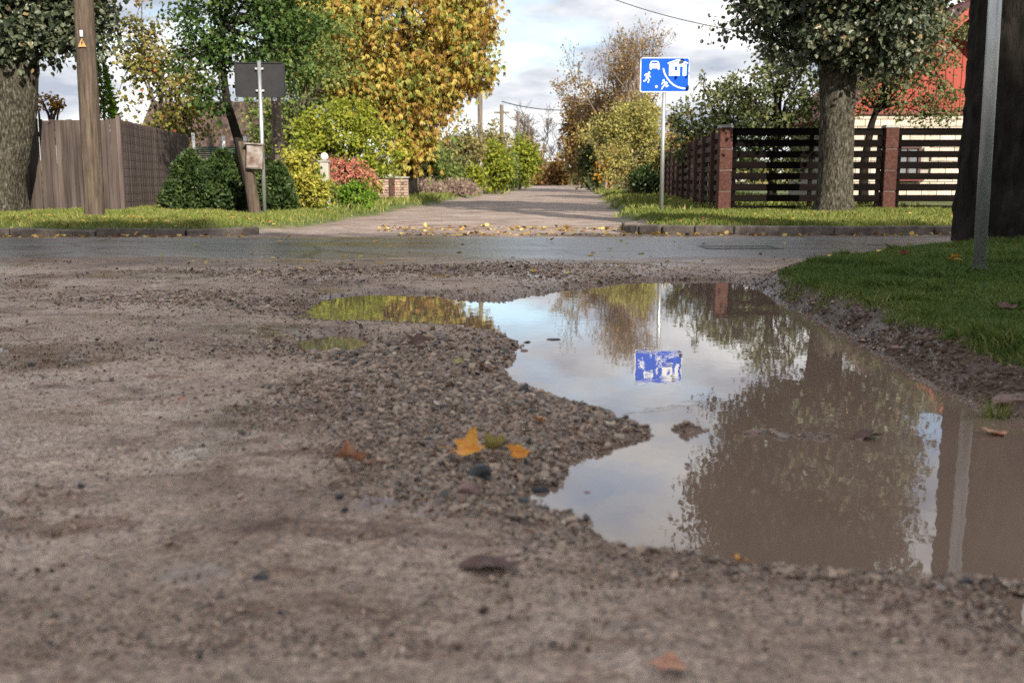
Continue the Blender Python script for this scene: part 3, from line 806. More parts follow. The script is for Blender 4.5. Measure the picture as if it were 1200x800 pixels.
def twig_tree(name, label, cat, base, height, spread, mat='twig', leaf=None, nleaf=0, size=.06, group=None, seed=0, stems=1, r=.1, depth=5, leaf_low=0., tone_off=0, first=.25, fan=.6, lean=0, tap=.62, rmin=0):
    """mostly bare tree grown by repeated forking; leaves (if any) sit on the twigs"""
    rng = np.random.default_rng(seed)
    z0 = H1(base[0], base[1])
    t = thing(name, label, cat, (base[0], base[1], z0), 0, group)
    mb = MB(); ends = []; tr = MB()
    def grow(p, d, L, rad, k, target):
        q1 = p + d * L * .5 + rng.normal(size=3) * L * .04
        q2 = p + d * L + rng.normal(size=3) * L * .06
        rad = max(rad, rmin); target.tube([p, q1, q2], [rad, rad * .85, max(rmin, rad * .68)], 6 if k > 2 else 3, cap=False)
        if k <= 2: ends.extend([q1, q2])
        if k == 0: return
        m = 2 if rng.uniform() < .45 else 3
        for j in range(m):
            fk = fan * (.5 if k == depth else 1)
            nd_ = d * rng.uniform(.8, 1.2) + rng.normal(size=3) * fk * np.array([spread, spread, .55]) + np.array([0, 0, .18])
            nd_ = nd_ / np.linalg.norm(nd_)
            grow(q2 if j < 2 else q1, nd_, L * rng.uniform(.62, .86), rad * tap, k - 1, mb)
    for s in range(stems):
        d = np.array([rng.normal() * .25 * (stems > 1) + lean, rng.normal() * .25 * (stems > 1), 1.0]); d /= np.linalg.norm(d)
        off = np.array([rng.normal() * .12, rng.normal() * .12, 0]) * (stems > 1)
        grow(off + np.array([0, 0, -.05]), d, height * first * rng.uniform(.85, 1.1), r, depth, tr)
    tr.build('trunk', M[mat], t, fix=False)
    # normalise height
    zmax = max(v.z for v in mb.v)
    k = height / zmax
    for o in (mb,):
        o.v = [Vector((v.x * k, v.y * k, v.z * k)) for v in o.v]
    for v in t.children[0].data.vertices: v.co *= k
    props(mb.build('branches', M[mat], t, fix=False), kind='stuff')
    if leaf and nleaf:
        E = np.array(ends) * k
        if leaf_low: E = E[E[:, 2] > leaf_low]
        pick = E[rng.integers(0, len(E), nleaf)] + rng.normal(size=(nleaf, 3)) * .14
        tone = np.clip(rng.beta(2, 2, nleaf) + tone_off, 0, 1)
        crown('crown', [leaf_arrays(rng, pick, unit(rng.normal(size=(nleaf, 3))), size, .4, .4, .9, tone)], M[leaf], t)
    return t

def gx(px, D):   # world x of a picture column at depth D (near the horizon)
    return P(px, 218, D).x

# ------------------------------------------------------------------ big lindens
# right: beside the slatted fence
lx = gx(978, 17.3)
tree('linden_tree', 'linden with stout grey trunk standing in front of the slatted fence', 'tree', (lx, 17.3),
     [(0, 0, 0, .29), (0, 0, .8, .275), (-.02, 0, 1.6, .28), (-.04, 0, 2.2, .31), (-.1, .05, 3.1, .32)],
     [(-.1, .1, 5.0, 1.85, 1.6, 2.35), (-.8, .6, 3.7, 1.2, .85, .95), (.4, -.35, 3.5, .95, 1.3, 1.15), (.1, -.75, 3.3, .85, .9, .85), (-.2, .1, 6.6, 1.6, 1.5, 1.8), (-1.2, .3, 5.2, 1.2, 1.0, 1.3), (.45, .1, 4.5, 1.1, 1.2, 1.35), (.55, -.2, 3.3, .7, .9, .7), (-.25, -.4, 3.05, .7, .8, .6), (.45, -.3, 2.8, .7, .8, .5), (-.45, .0, 2.85, .55, .6, .4), (.6, -.2, 2.85, .5, .8, .5)],
     'L_linden', 1400, 52, .27, .085, 'bark_linden', 'street lindens', 11, 16, True, .7, .35, .09, .05, 90, tone_off=.02, ridge=.05)
# left: at the picture's edge
lx2 = gx(2, 17.0)
tree('linden_tree', 'linden with mossy leaning trunk at the left edge beside the wooden pole', 'tree', (lx2, 17.0),
     [(-.06, 0, 0, .36), (.02, 0, .45, .34), (.2, 0, 1.0, .325), (.34, 0, 1.6, .315), (.4, 0, 2.3, .335), (.36, .05, 3.0, .33)],
     [(.25, .2, 4.4, 1.9, 1.0, 1.75), (1.25, .2, 3.65, 1.0, .8, .8), (-.9, 0, 3.6, 1.2, 1, 1.1), (.1, .2, 6.0, 1.6, 1.2, 1.5), (.9, .2, 4.6, 1.2, .9, 1.1), (.5, .1, 3.15, .8, .7, .45), (.45, -.35, 2.78, .8, .4, .34), (-.35, -.2, 2.85, .7, .5, .4), (1.45, -.1, 3.05, .75, .5, .5)],
     'L_linden', 980, 48, .27, .088, 'bark_linden', 'street lindens', 12, 14, True, .7, .35, .09, .05, 90, tone_off=-.02, ridge=.05)
# near right: the dark trunk behind the steel post
lx3 = gx(1181, 10.4)
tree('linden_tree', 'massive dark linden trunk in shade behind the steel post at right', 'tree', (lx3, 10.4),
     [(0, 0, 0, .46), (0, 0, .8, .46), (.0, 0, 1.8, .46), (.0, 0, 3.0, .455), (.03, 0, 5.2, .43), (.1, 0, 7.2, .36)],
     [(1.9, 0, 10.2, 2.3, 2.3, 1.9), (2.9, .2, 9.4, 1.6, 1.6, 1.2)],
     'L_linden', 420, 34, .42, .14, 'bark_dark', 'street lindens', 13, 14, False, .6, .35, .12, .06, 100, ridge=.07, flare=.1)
# unseen tall trees, added behind the camera to shade the foreground
for i, (x, y, k) in enumerate([(5.2, -20.5, .97), (8.4, -19.4, 1.0), (11.6, -20.6, 1.02), (14.9, -19.6, 1.0), (18.2, -20.4, 1.03), (21.5, -19.5, 1.0)]):
    tree('added_shade_tree', 'tall dense tree added out of view behind the camera to shade the puddle', 'tree', (x, y),
         [(0, 0, 0, .5), (0, 0, 3, .42), (0, 0, 8, .34), (0, 0, 12, .2)],
         [(0, 0, 13.2 * k, 2.5, 2.4, 5.0 * k), (.8, .3, 10.6, 1.9, 1.9, 2.4), (-.9, -.3, 11, 1.8, 1.9, 2.6), (.2, 0, 16 * k, 1.9, 1.9, 2.2)],
         'L_dark', 520, 26, .62, .36, 'bark_dark', 'shade trees added behind the camera', 20 + i, 8, False, .5, .15, .1, .05, 12)

# ------------------------------------------------------------------ left side plants
tree('apple_tree', 'apple tree with thin yellowing leaves behind the brown board fence', 'tree', (gx(192, 25), 25),
     [(0, 0, 0, .12), (0, 0, 1.0, .1), (.05, 0, 1.9, .08)],
     [(0, 0, 3.0, 1.15, 1.1, 1.25), (-.55, 0, 3.6, .7, .7, .9), (.6, 0, 2.6, .75, .8, .9), (-.25, 0, 4.3, .5, .5, .6), (.35, 0, 1.9, 1.0, .8, .6)], 'L_apple', 190, 24, .22, .1, 'twig', None, 31, 22, False, .4, .25, .035)
# clipped upright thuja
rng = np.random.default_rng(5)
def thuja(name, label, x, y, h, rx, seed, leaf='L_thuja', n=2600, cat='conifer', size=.09, group=None, top=.15, z_base=.0):
    rng = np.random.default_rng(seed)
    t = thing(name, label, cat, (x, y, H1(x, y)), 0, group)
    z = rng.uniform(0, 1, n) ** .85
    a = rng.uniform(0, 2 * PI, n)
    lob = 1 + .4 * (vnoise(np.cos(a) * 2.2 + 7, z * 4 + np.sin(a) * 2.2, seed) - .5) * 2
    z = z * (.82 + .3 * vnoise(np.cos(a) * 1.8 + 3, np.sin(a) * 1.8 + 3, seed + 1))
    rr = rx * np.maximum(.04, 1 - np.clip(z, 0, 1) ** 2.2 * (1 - top)) * np.sqrt(rng.uniform(.35, 1, n)) * lob * (.75 + .25 * smooth(0, .2, z))
    C = np.stack([rr * np.cos(a), rr * np.sin(a), z_base + z * h], -1)
    out = unit(np.stack([np.cos(a), np.sin(a), np.full(n, .25)], -1))
    tone = np.clip(rng.beta(2, 2, n) + .25 * (vnoise(a * 3, z * 8, seed + 2) - .5), 0, 1)
    crown('foliage', [leaf_arrays(rng, C, out, size, -.25, .1, .45, tone, .28)], M[leaf], t)
    mb = MB().tube([(0, 0, -.05), (0, 0, h * .8)], [.05, .015], 6); mb.build('stem', M['twig'], t, fix=False)
    return t
thuja('thuja', 'small bright green thuja tip rising behind the brown board fence', gx(127, 20), 20, 2.75, .42, 41, 'L_bright', 3200, top=.12)
tree('garden_shrub', 'dry orange brown flower heads just above the board fence top', 'shrub', (gx(62, 19), 19), [(0, 0, 0, .04), (0, 0, 1.3, .03)],
     [(0, 0, 1.95, .45, .25, .16)], 'L_orange', 20, 14, .08, .06, 'twig', None, 42, 8, flare=.05)
thuja('evergreen_bush', 'dark green evergreen bush beside the end of the board fence', gx(222, 18.4), 18.4, 1.02, .52, 43, 'L_thuja', 5200, 'bush', .085, 'evergreen bushes', .18)
thuja('evergreen_bush', 'dark green evergreen bush left of the leaning trunk', gx(261, 18.7), 18.7, 1.05, .46, 44, 'L_thuja', 4800, 'bush', .085, 'evergreen bushes', .18)
thuja('evergreen_bush', 'yellow tinged evergreen bush behind the leaning trunk', gx(284, 19.6), 19.6, 1.05, .45, 46, 'L_hedge', 3600, 'bush', .085, 'evergreen bushes', .18)
thuja('evergreen_bush', 'low dark evergreen bush between the sign post and the yellow shrub', gx(326, 18.6), 18.6, .85, .42, 45, 'L_thuja', 3600, 'bush', .085, 'evergreen bushes', .18)
# leaning dark tree
bx = gx(296, 18.5)
tree('leaning_tree', 'green leafed tree with a dark leaning trunk behind the grey sign back', 'tree', (bx, 18.5),
     [(0, 0, 0, .11), (-.1, 0, .6, .1), (-.22, 0, 1.2, .09), (-.42, .05, 1.9, .075), (-.5, .1, 2.7, .06), (-.45, .1, 3.4, .05)],
     [(-.2, .2, 3.6, 1.25, 1.0, 1.1), (-.75, 0, 2.9, .6, .6, .55), (.55, .3, 3.0, .75, .7, .75), (-.1, .1, 4.9, 1.2, 1, 1.1), (-.6, 0, 2.15, .35, .3, .45), (.9, .3, 3.8, .7, .7, .8)],
     'L_dark', 380, 36, .23, .075, 'bark_dark', None, 51, 20, False, .4, .3, .035, .03, 12)
# yellow-green lilac, yellow shrub
tree('lilac_bush', 'large yellow green bush under the chestnut tree', 'bush', (gx(402, 25), 25), [(0, 0, 0, .07), (0, 0, .6, .05)],
     [(0, 0, 1.75, 1.05, .9, .75), (.85, 0, 1.3, .7, .7, .65), (-.75, 0, 1.55, .65, .7, .65), (.2, .0, 2.2, .6, .6, .5), (.2, 0, .9, 1, .8, .6)], 'L_lime', 230, 36, .2, .085, 'twig', None, 52, 14, droop=.4)
tree('variegated_shrub', 'yellow leafed shrub right of the grey sign post', 'shrub', (gx(354, 19.4), 19.4), [(0, 0, 0, .04), (0, 0, .4, .03)],
     [(0, 0, .62, .42, .4, .45), (-.1, 0, .95, .3, .3, .25), (.22, 0, .35, .3, .3, .35)], 'L_yellow', 110, 34, .1, .06, 'twig', None, 53, 8, flare=.05)
tree('garden_shrub', 'green shrub leaning on the gate pillar', 'shrub', (gx(373, 19.6), 19.6), [(0, 0, 0, .03), (0, 0, .3, .02)],
     [(0, 0, .35, .13, .2, .4)], 'L_bright', 40, 26, .08, .06, 'twig', None, 54, 6, flare=.05)
tree('sumac_shrub', 'red leafed sumac on a thin stem beside the white globe', 'shrub', (gx(402, 21), 21), [(0, 0, 0, .045), (-.03, 0, .4, .04), (.06, 0, .8, .03)],
     [(.15, 0, .74, .44, .4, .22), (-.1, 0, .92, .22, .25, .1), (.45, 0, .62, .27, .25, .18)], 'L_sumac', 75, 16, .09, .1, 'twig', None, 55, 10, droop=.8, wide=.16, flare=.1)
tree('low_bush', 'low bright green bush under the red sumac', 'bush', (gx(417, 20.8), 20.8), [(0, 0, 0, .03), (0, 0, .2, .02)],
     [(0, 0, .28, .4, .35, .3)], 'L_bright', 70, 34, .09, .05, 'twig', None, 56, 6, flare=.05)
tree('garden_tree', 'dim green tree behind the concrete pole', 'tree', (gx(352, 29), 29), [(0, 0, 0, .12), (0, 0, 1.5, .1)],
     [(0, 0, 3.0, 1.5, 1.2, 1.5), (.6, 0, 4.2, 1.1, 1, 1.3), (-.6, 0, 2.1, 1.1, 1, .9)], 'L_hedge', 200, 30, .28, .1, 'twig', None, 57, 14)
tree('garden_tree', 'dark green tall tree behind the leaning tree', 'tree', (gx(362, 33), 33), [(0, 0, 0, .15), (0, 0, 2.5, .12)],
     [(0, 0, 5.2, 1.4, 1.3, 1.9), (-.9, 0, 6.2, 1.1, 1.1, 1.4)], 'L_dark', 220, 30, .3, .13, 'twig', None, 58, 14)

tree('garden_hedge', 'mixed green undergrowth behind the yellow shrub and the concrete pole', 'hedge', (gx(345, 22.5), 22.5), [(0, 0, 0, .05), (0, 0, .4, .04)],
     [(-.3, 0, .6, .9, .4, .6), (.6, 0, .5, .7, .4, .55), (-.9, 0, .5, .6, .4, .5)], 'L_hedge', 150, 30, .15, .07, 'twig', None, 59, 10)
# chestnut
cx0 = gx(478, 32)
tree('chestnut_tree', 'huge golden yellow chestnut tree overhanging the dirt road at left', 'tree', (cx0, 32),
     [(0, 0, 0, .3), (0, 0, 1.2, .26), (-.1, 0, 2.6, .2), (-.1, 0, 4.5, .12)],
     [(-.2, 0, 5.4, 2.7, 2.2, 3.0), (.1, -.3, 2.4, 1.25, 1.3, 1.25), (1.75, -.2, 4.8, 1.2, 1.2, 1.4), (1.6, 0, 6.4, 1.2, 1.2, 1.2), (-2.2, -.2, 4.9, 1.3, 1.3, 1.9), (-1.4, -.3, 3.4, 1.2, 1.2, 1.0), (.3, -.2, 3.4, 1.7, 1.4, .9), (2.1, -.3, 3.75, .75, .7, .55), (-.2, 0, 8, 2.4, 1.8, 1.5), (.15, -.4, 1.45, .55, .6, .55)],
     'L_chestnut', 1900, 14, .33, .125, 'bark_dark', None, 61, 20, False, .8, .45, .08, .05, 14, palm=5)

# ------------------------------------------------------------------ hedge and trees along the far road
def lump(label, px, D, w, top, leaf, seed, name='roadside_bush', cat='bush', n=110, per=32, size=.13, group='trees and bushes along the far road', bottom=.0, cr=.26, tone=0):
    """bushy tree that spans w picture pixels and reaches picture row top at depth D"""
    x = gx(px, D); rx = w / 2 * D / FPX
    z0 = H1(x, D)
    zt = P(px, top, D).z - z0
    rr = random.Random(seed)
    el = [(0, 0, zt * .5, rx * .75, rx * .75, zt * .5)]
    for k in range(5):
        a = rr.uniform(0, 2 * PI); q = rr.uniform(.3, .55)
        el.append((math.cos(a) * rx * .5, math.sin(a) * rx * .5, zt * rr.uniform(.3, .72), rx * q, rx * q, zt * rr.uniform(.16, .28)))
    return tree(name, label, cat, (x, D), [(0, 0, 0, .09), (0, 0, zt * .3, .07), (0, 0, zt * .55, .04)], el, leaf, n, per, cr * D / 45, size * D / 45, 'twig', group, seed, 14, tone_off=tone, flare=.1, amp=.02, nseg=8, shell=.35)
lump('rounded mid green bush beyond the chestnut at left of the road', 518, 41, 70, 160, 'L_hedge', 71)
lump('olive brown bush left of the first far pole', 543, 45, 64, 142, 'L_olive', 72)
lump('loose olive bush just right of the first far pole', 574, 51, 60, 134, 'L_olive', 73, tone=.1)
lump('yellow green bush between the first and second far poles', 582, 47, 40, 160, 'L_lime', 74, tone=-.15)
lump('bright green rounded tree right of the second far pole', 609, 64, 50, 150, 'L_lime', 75, 'roadside_tree', 'tree', 170, 34, tone=-.1)
lump('small green bush at the foot of the far poles', 595, 58, 26, 178, 'L_hedge', 76)
lump('olive tree far down the road between the bare trees and the lamp pole', 616, 96, 46, 160, 'L_oak', 87, 'roadside_tree', 'tree', 130, 24, tone=-.15)
lump('dim brown tree at the right of the road end', 682, 88, 34, 150, 'L_olive', 88, 'roadside_tree', 'tree', 110, 24, tone=-.15)
lump('small orange tree at the end of the road', 653, 104, 24, 188, 'L_rust', 77, 'roadside_tree', 'tree', 110, 30)
lump('tiny orange bush left of the far street lamps', 634, 112, 14, 198, 'L_rust', 78, 'roadside_tree', 'tree', 50, 24)
lump('mottled green bush behind the dry weeds', 505, 38, 46, 172, 'L_hedge', 79, tone=-.05)
lump('pale yellow weed bush by the left roadside', 553, 42, 24, 195, 'L_lime', 80, n=60)
# dry weeds
def weeds(label, px, D, w, top, seed):
    x = gx(px, D); rx = w / 2 * D / FPX; zt = P(px, top, D).z - H1(x, D)
    rng = np.random.default_rng(seed); n = 900
    t = thing('weed_clump', label, 'weeds', (x, D, H1(x, D)), 0, 'dry weeds by the left roadside')
    a = rng.uniform(0, 2 * PI, n); r = rx * np.sqrt(rng.uniform(0, 1, n))
    b = np.stack([r * np.cos(a), r * np.sin(a) * .6, np.zeros(n)], -1)
    hh = zt * rng.uniform(.45, 1.05, n) * (1 - .5 * (r / rx) ** 2)
    tip = b + np.stack([rng.normal(size=n) * .18, rng.normal(size=n) * .18, hh], -1)
    s = np.stack([np.full(n, .02), np.zeros(n), np.zeros(n)], -1)
    V = np.stack([b - s, b + s, tip], 1).reshape(-1, 3); F = np.arange(n * 3).reshape(-1, 3)
    arr = (V, F, np.repeat(rng.uniform(0, 1, n), 3))
    C = b + (tip - b) * rng.uniform(.4, 1, (n, 1))
    V2, F2, T2 = leaf_arrays(rng, C, unit(rng.normal(size=(n, 3))), .1, 0, .3, .8)
    crown('stalks', [arr, (V2, F2, T2)], M['L_dry'], t)
weeds('greyish pink dry weed clump near the brick wall', 497, 35.5, 44, 204, 1)
weeds('greyish pink dry weed clump nearer the far pole', 535, 37.5, 46, 206, 2)

# far bare trees
twig_tree('bare_tree', 'tall bare tree at the end of the road behind the bright green tree', 'tree', (gx(632, 112), 112), 9.6, .8, 'twig', None, 0, seed=81, group='bare trees down the road', rmin=.013, r=.17, depth=7)
twig_tree('bare_tree', 'bare tree behind the far poles', 'tree', (gx(612, 105), 105), 7.4, .8, 'twig', 'L_oak', 300, .12, seed=82, group='bare trees down the road', rmin=.013, r=.17, depth=7)
twig_tree('bare_tree', 'dark bare tree right of the small orange tree', 'tree', (gx(679, 98), 98), 5.5, .7, 'twig', 'L_olive', 900, .16, seed=83, group='bare trees down the road', rmin=.013, r=.17, depth=7)
twig_tree('bare_tree', 'slim bare tree beside the orange tree at the road end', 'tree', (gx(666, 118), 118), 5.2, .8, 'twig', None, 0, seed=84, group='bare trees down the road', rmin=.013, r=.17, depth=7)
# right-hand autumn trees
twig_tree('autumn_tree', 'tall half bare tree with reddish tips behind the blue sign', 'tree', (gx(730, 49), 49), 8.3, .62, 'twig_pale', 'L_oak', 2600, .11, seed=91, group='trees on the right of the far road', r=.1, depth=6, stems=3, tone_off=.1, rmin=.009, fan=.5)
lump('brown leafed oak at the right edge of the far road', 690, 62, 74, 88, 'L_oak', 92, 'autumn_tree', 'tree', 190, 30, group='trees on the right of the far road')
lump('brown thinning tree behind the tall half bare tree', 738, 56, 110, 96, 'L_oak', 93, 'autumn_tree', 'tree', 130, 20, .1, group='trees on the right of the far road', tone=.1)
twig_tree('autumn_tree', 'wide brown twiggy tree between the oak and the tall half bare tree', 'tree', (gx(712, 52), 52), 6.6, .8, 'twig_pale', 'L_oak', 5200, .12, seed=191, group='trees on the right of the far road', r=.11, depth=6, stems=3, rmin=.01, fan=.6)
lump('dark olive tree under the brown oak', 700, 54, 50, 150, 'L_greygreen', 94, 'autumn_tree', 'tree', 120, 30, group='trees on the right of the far road')
lump('orange leafed tree low beside the willow bush', 714, 46, 40, 160, 'L_orange', 95, 'autumn_tree', 'tree', 40, 12, group='trees on the right of the far road')
lump('orange leafed tree behind the sign pole', 793, 44, 40, 120, 'L_orange', 96, 'autumn_tree', 'tree', 60, 20, group='trees on the right of the far road')
twig_tree('willow_bush', 'yellow green many stemmed bush left of the sign pole', 'bush', (gx(742, 37), 37), 3.75, .6, 'twig_pale', 'L_willow', 15000, .085, seed=97, stems=11, r=.04, depth=5, first=.3, fan=.42)
lump('dense yellow green shrub growing through the many stemmed bush', 744, 36, 96, 138, 'L_willow', 197, n=230, per=36, size=.085, group=None)
lump('dark bush at the foot of the yellow green bush', 757, 35, 40, 196, 'L_thuja', 98, n=70)
lump('low dark hedge beside the far road on the right', 697, 75, 50, 185, 'L_greygreen', 99, n=90)
lump('small grey green bush behind the fence end', 775, 46, 50, 165, 'L_greygreen', 100, n=90)
# orchard behind the right fence
tree('garden_tree', 'grey green fruit tree behind the fence left of the linden', 'tree', (gx(905, 23.5), 23.5), [(0, 0, 0, .1), (0, 0, .8, .09), (.1, 0, 1.6, .06)],
     [(0, 0, 2.4, 1.25, 1.1, 1.0), (-.7, 0, 1.6, .9, .9, .9), (.7, 0, 2.0, .9, .9, 1.1), (0, 0, 1.1, 1.1, .8, .8), (.3, 0, 3.1, .8, .8, .6)], 'L_greygreen', 200, 30, .22, .085, 'bark_dark', 'fruit trees behind the right fence', 111, 24)
tree('garden_tree', 'paler grey green fruit tree behind the brick pillar', 'tree', (gx(838, 26), 26), [(0, 0, 0, .1), (0, 0, .8, .09), (0, 0, 1.5, .06)],
     [(0, 0, 2.2, 1.2, 1.1, .95), (-.7, 0, 1.7, .6, .7, .8), (.7, 0, 2.5, .9, .9, .8), (.2, 0, 1.2, 1.1, .8, .8)], 'L_greygreen', 190, 30, .22, .09, 'bark_dark', 'fruit trees behind the right fence', 112, 22, tone_off=.12)
tree('garden_tree', 'sparse fruit tree with dark stem in front of the red house', 'tree', (gx(1013, 21), 21), [(0, 0, 0, .1), (-.03, 0, .8, .085), (.08, 0, 1.6, .07), (.2, 0, 2.0, .05)],
     [(.9, 0, 2.45, 1.1, .8, .75), (1.4, 0, 1.95, .6, .6, .3), (.4, 0, 2.9, .8, .8, .6), (1.3, 0, 3.2, .6, .6, .5), (-.3, 0, 2.2, .5, .5, .5), (.95, 0, 3.6, .9, .8, .6)], 'L_greygreen', 330, 19, .17, .066, 'bark_dark', 'fruit trees behind the right fence', 113, 26, tone_off=.2, limb_r=.03)
# distant wood closing the view
def far_wood():
    rng = np.random.default_rng(77); n = 16000
    x = rng.uniform(-260, 260, n); y = rng.uniform(150, 175, n)
    h = 3.5 + 4.5 * fbm(x * .06, x * 0, 4, 7)
    z = rng.uniform(-2, 1, n) ** 1 * 0 + rng.uniform(0, 1, n) * h - 1.5
    C = np.stack([x, y, z], -1)
    V, F, T = leaf_arrays(rng, C, unit(rng.normal(size=(n, 3))), 1.4, 0, .3, .9)
    me = npmesh('far_wood', V, F, M['L_olive'], {'leaf_tone': T})
    props(link('far_wood', me), 'distant olive brown wood closing the end of the road', 'wood', kind='stuff')
far_wood()

# ------------------------------------------------------------------ left board fence
def board_fence():
    a = Vector((gx(143, 17.9), 17.9)); z0 = H1(a.x, a.y)
    t = thing('board_fence', 'brown vertical board fence on the left with wire netting on its side', 'fence', (a.x, a.y, z0))
    top = P(143, 137, 17.9).z - z0
    rnd = random.Random(8)
    ms = []
    for k in range(5):
        w = [.1, .085, .095, .07, .105][k]
        m = MB().box((0, 0, top / 2 - .02), (w, .022, top - .04), jit=.003, rnd=rnd)
        ms.append(m.mesh('board', M['board_brown'], .003))
    ws = [.1, .085, .095, .07, .105]
    x = -.05
    while x > -4.2:
        k = rnd.randrange(5)
        x -= ws[k] / 2
        link('board', ms[k], t, (x, rnd.uniform(-.008, .008), rnd.uniform(-.03, .012)), (0, rnd.uniform(-.006, .006), 0))
        x -= ws[k] / 2 + (rnd.uniform(.002, .006) if rnd.random() < .9 else rnd.uniform(.01, .016))
    for z in (.35, top - .3): MB().box((-2.2, .045, z), (4.3, .045, .09)).build('rail', M['board_lightened'], t)
    # side run, going back and slightly left
    e = P(223, 218, 23.6); d = Vector((e.x - a.x, e.y - a.y)); L = d.length; ang = math.atan2(d.y, d.x)
    u = d / L
    mb = [MB().box((0, 0, top / 2 - .02), (w, .02, top - .04), jit=.002, rnd=rnd).mesh('board', M['board_lightened'], .003) for w in (.085, .095, .075)]
    s = .05
    while s < L:
        k = rnd.randrange(3); w = (.085, .095, .075)[k]
        s += w / 2
        link('board', mb[k], t, (u.x * s, u.y * s, rnd.uniform(-.012, .008)), (0, 0, ang))
        s += w / 2 + .004
    for z in (.4, top - .35):
        MB().box((u.x * L / 2 - .05, u.y * L / 2, z), (L, .045, .09), rz=ang).build('rail', M['board_lightened'], t)
    MB().box((.012, -.02, top / 2 + .01), (.07, .07, top + .02)).build('corner_post', M['board_lightened'], t)
    nx, ny = u.y, -u.x
    w = MB(); off = .03
    k = 0.1
    while k < L - .1:
        p = (u.x * k + nx * off, u.y * k + ny * off)
        w.tube([(p[0], p[1], .05), (p[0], p[1], top - .12)], .0026, 3, cap=False); k += .16
    z = .05
    while z < top - .1:
        w.tube([(u.x * .1 + nx * off, u.y * .1 + ny * off, z), (u.x * (L - .1) + nx * off, u.y * (L - .1) + ny * off, z)], .0026, 3, cap=False); z += .15
    props(w.build('wire_netting', M['wire'], t, fix=False), kind='stuff')
board_fence()

# ------------------------------------------------------------------ poles
def wood_pole(label, px, D, h, r, mat, lean=0, group=None, name='utility_pole'):
    x = gx(px, D); z0 = H1(x, D)
    t = thing(name, label, 'pole', (x, D, z0), 0, group)
    me = trunk_mesh('shaft', [(0, 0, -.2), (lean * .5, 0, h * .5), (lean, 0, h)], [r, r * .92, r * .8], M[mat], 64 if D < 25 else 16, .012, int(px), 30 if D < 25 else 8, 0, .025 if D < 25 else 0)
    link('shaft', me, t)
    return t
pole = wood_pole('thick round wooden pole in front of the brown board fence', 109, 15.5, 8.5, .15, 'pole_wood', .1)
# number tag and triangular warning plate facing the street
z0 = pole.location.z
wp = P(96, 51, 15.36); lx = wp.x - pole.location.x; lz = wp.z - z0
MB().prism([(lx - .05, lz - .055), (lx + .075, lz - .055), (lx + .012, lz + .07)], -.004, -.168).build('warning_plate', M['warn_yellow'], pole)
b = MB(); b.prism([(lx + .02, lz + .035), (lx - .004, lz + .0), (lx + .01, lz + .0), (lx + .0, lz - .035), (lx + .032, lz + .008), (lx + .018, lz + .008), (lx + .03, lz + .035)], -.0015, -.1735)
b.build('lightning_mark', M['black'], pole)
MB().box((lx + .012, -.169, lz + .14), (.04, .004, .09)).build('number_tag', M['sign_white'], pole)
cp = wood_pole('grey concrete utility pole rising behind the grey sign back', 327, 21.5, 8.5, .105, 'pole_grey', 0)
MB().box((.0, -.112, P(327, 117, 21.5).z - cp.location.z), (.09, .006, .08)).build('number_tag', M['sign_white'], cp)
far_poles = []
for i, (px, D, top, lab) in enumerate([(563, 47, 96, 'slim wooden pole beside the olive bushes on the left of the far road'), (588, 60, 127, 'second wooden pole standing right of the olive bushes'),
                                       (607, 78, 134, 'wooden pole above the bright green rounded tree'), (620, 92, 146, 'lamp pole standing behind the bright green rounded tree'),
                                       (640, 118, 188, 'short lamp pole before the small orange tree')]):
    x = gx(px, D); h = P(px, top, D).z - H1(x, D)
    t = wood_pole(lab, px, D, h, .13 if i < 3 else .1, 'pole_grey', 0, 'poles along the far road')
    far_poles.append((t, h))
    if i >= 3:
        MB().tube([(0, 0, h - .3), (.35, 0, h - .1), (.9, 0, h - .05)], .035, 6).build('lamp_arm', M['galv'], t)
        MB().box((1.0, 0, h - .06), (.6, .25, .14)).build('lamp_head', M['paint_white'], t)
    else:
        MB().box((0, 0, h - .25), (.9, .1, .1)).build('crossarm', M['pole_grey'], t)
        MB().tube([(0, 0, h), (0, 0, h + .02)], [.11, .06], 8).build('cap', M['galv'], t)
MB().box((.0, -.15, 1.1), (.14, .1, .9)).build('fuse_box', M['galv'], far_poles[0][0])

def wire(label, a, b, sag, r=.012):
    pts = []
    for k in range(25):
        s = k / 24; p = a.lerp(b, s); p.z -= sag * 4 * s * (1 - s); pts.append(p)
    o = MB().tube([p - a for p in pts], r, 5).build('overhead_wire', M['wire'], None, loc=a, fix=False)
    props(o, label, 'wire')
wire('sagging wire crossing the road between the second far pole and the oak', P(588, 119, 60), P(720, 121, 61), .45, .03)
wire('thin black wire running down to the linden crown at the top right', P(700, -8, 24), P(905, 42, 19), .12, .009)
wire('thin wire hanging between the second and third far poles', P(588, 127, 60), P(607, 138, 78), .35, .022)

# ------------------------------------------------------------------ signs
def rrect(w, h, r, n=5):
    o = []
    for cx, cz, a0 in ((w / 2 - r, h / 2 - r, 0), (-w / 2 + r, h / 2 - r, 90), (-w / 2 + r, -h / 2 + r, 180), (w / 2 - r, -h / 2 + r, 270)):
        for k in range(n + 1):
            a = R(a0 + 90 * k / n); o.append((cx + r * math.cos(a), cz + r * math.sin(a)))
    return o
SW, SH = .885, .61
def q(x, y): return ((x - 452) / 705 * SW, (402 - y) / 485 * SH)
def stroke(mb, pts, w, y, d=-.0012):
    pts = [Vector(q(*p)) for p in pts]; w = w / 705 * SW
    L = []; Rr = []
    for i, p in enumerate(pts):
        dd = (pts[min(i + 1, len(pts) - 1)] - pts[max(i - 1, 0)]).normalized(); nn = Vector((-dd.y, dd.x)) * w / 2
        L.append(tuple(p + nn)); Rr.append(tuple(p - nn))
    mb.prism(L + Rr[::-1], d, y)
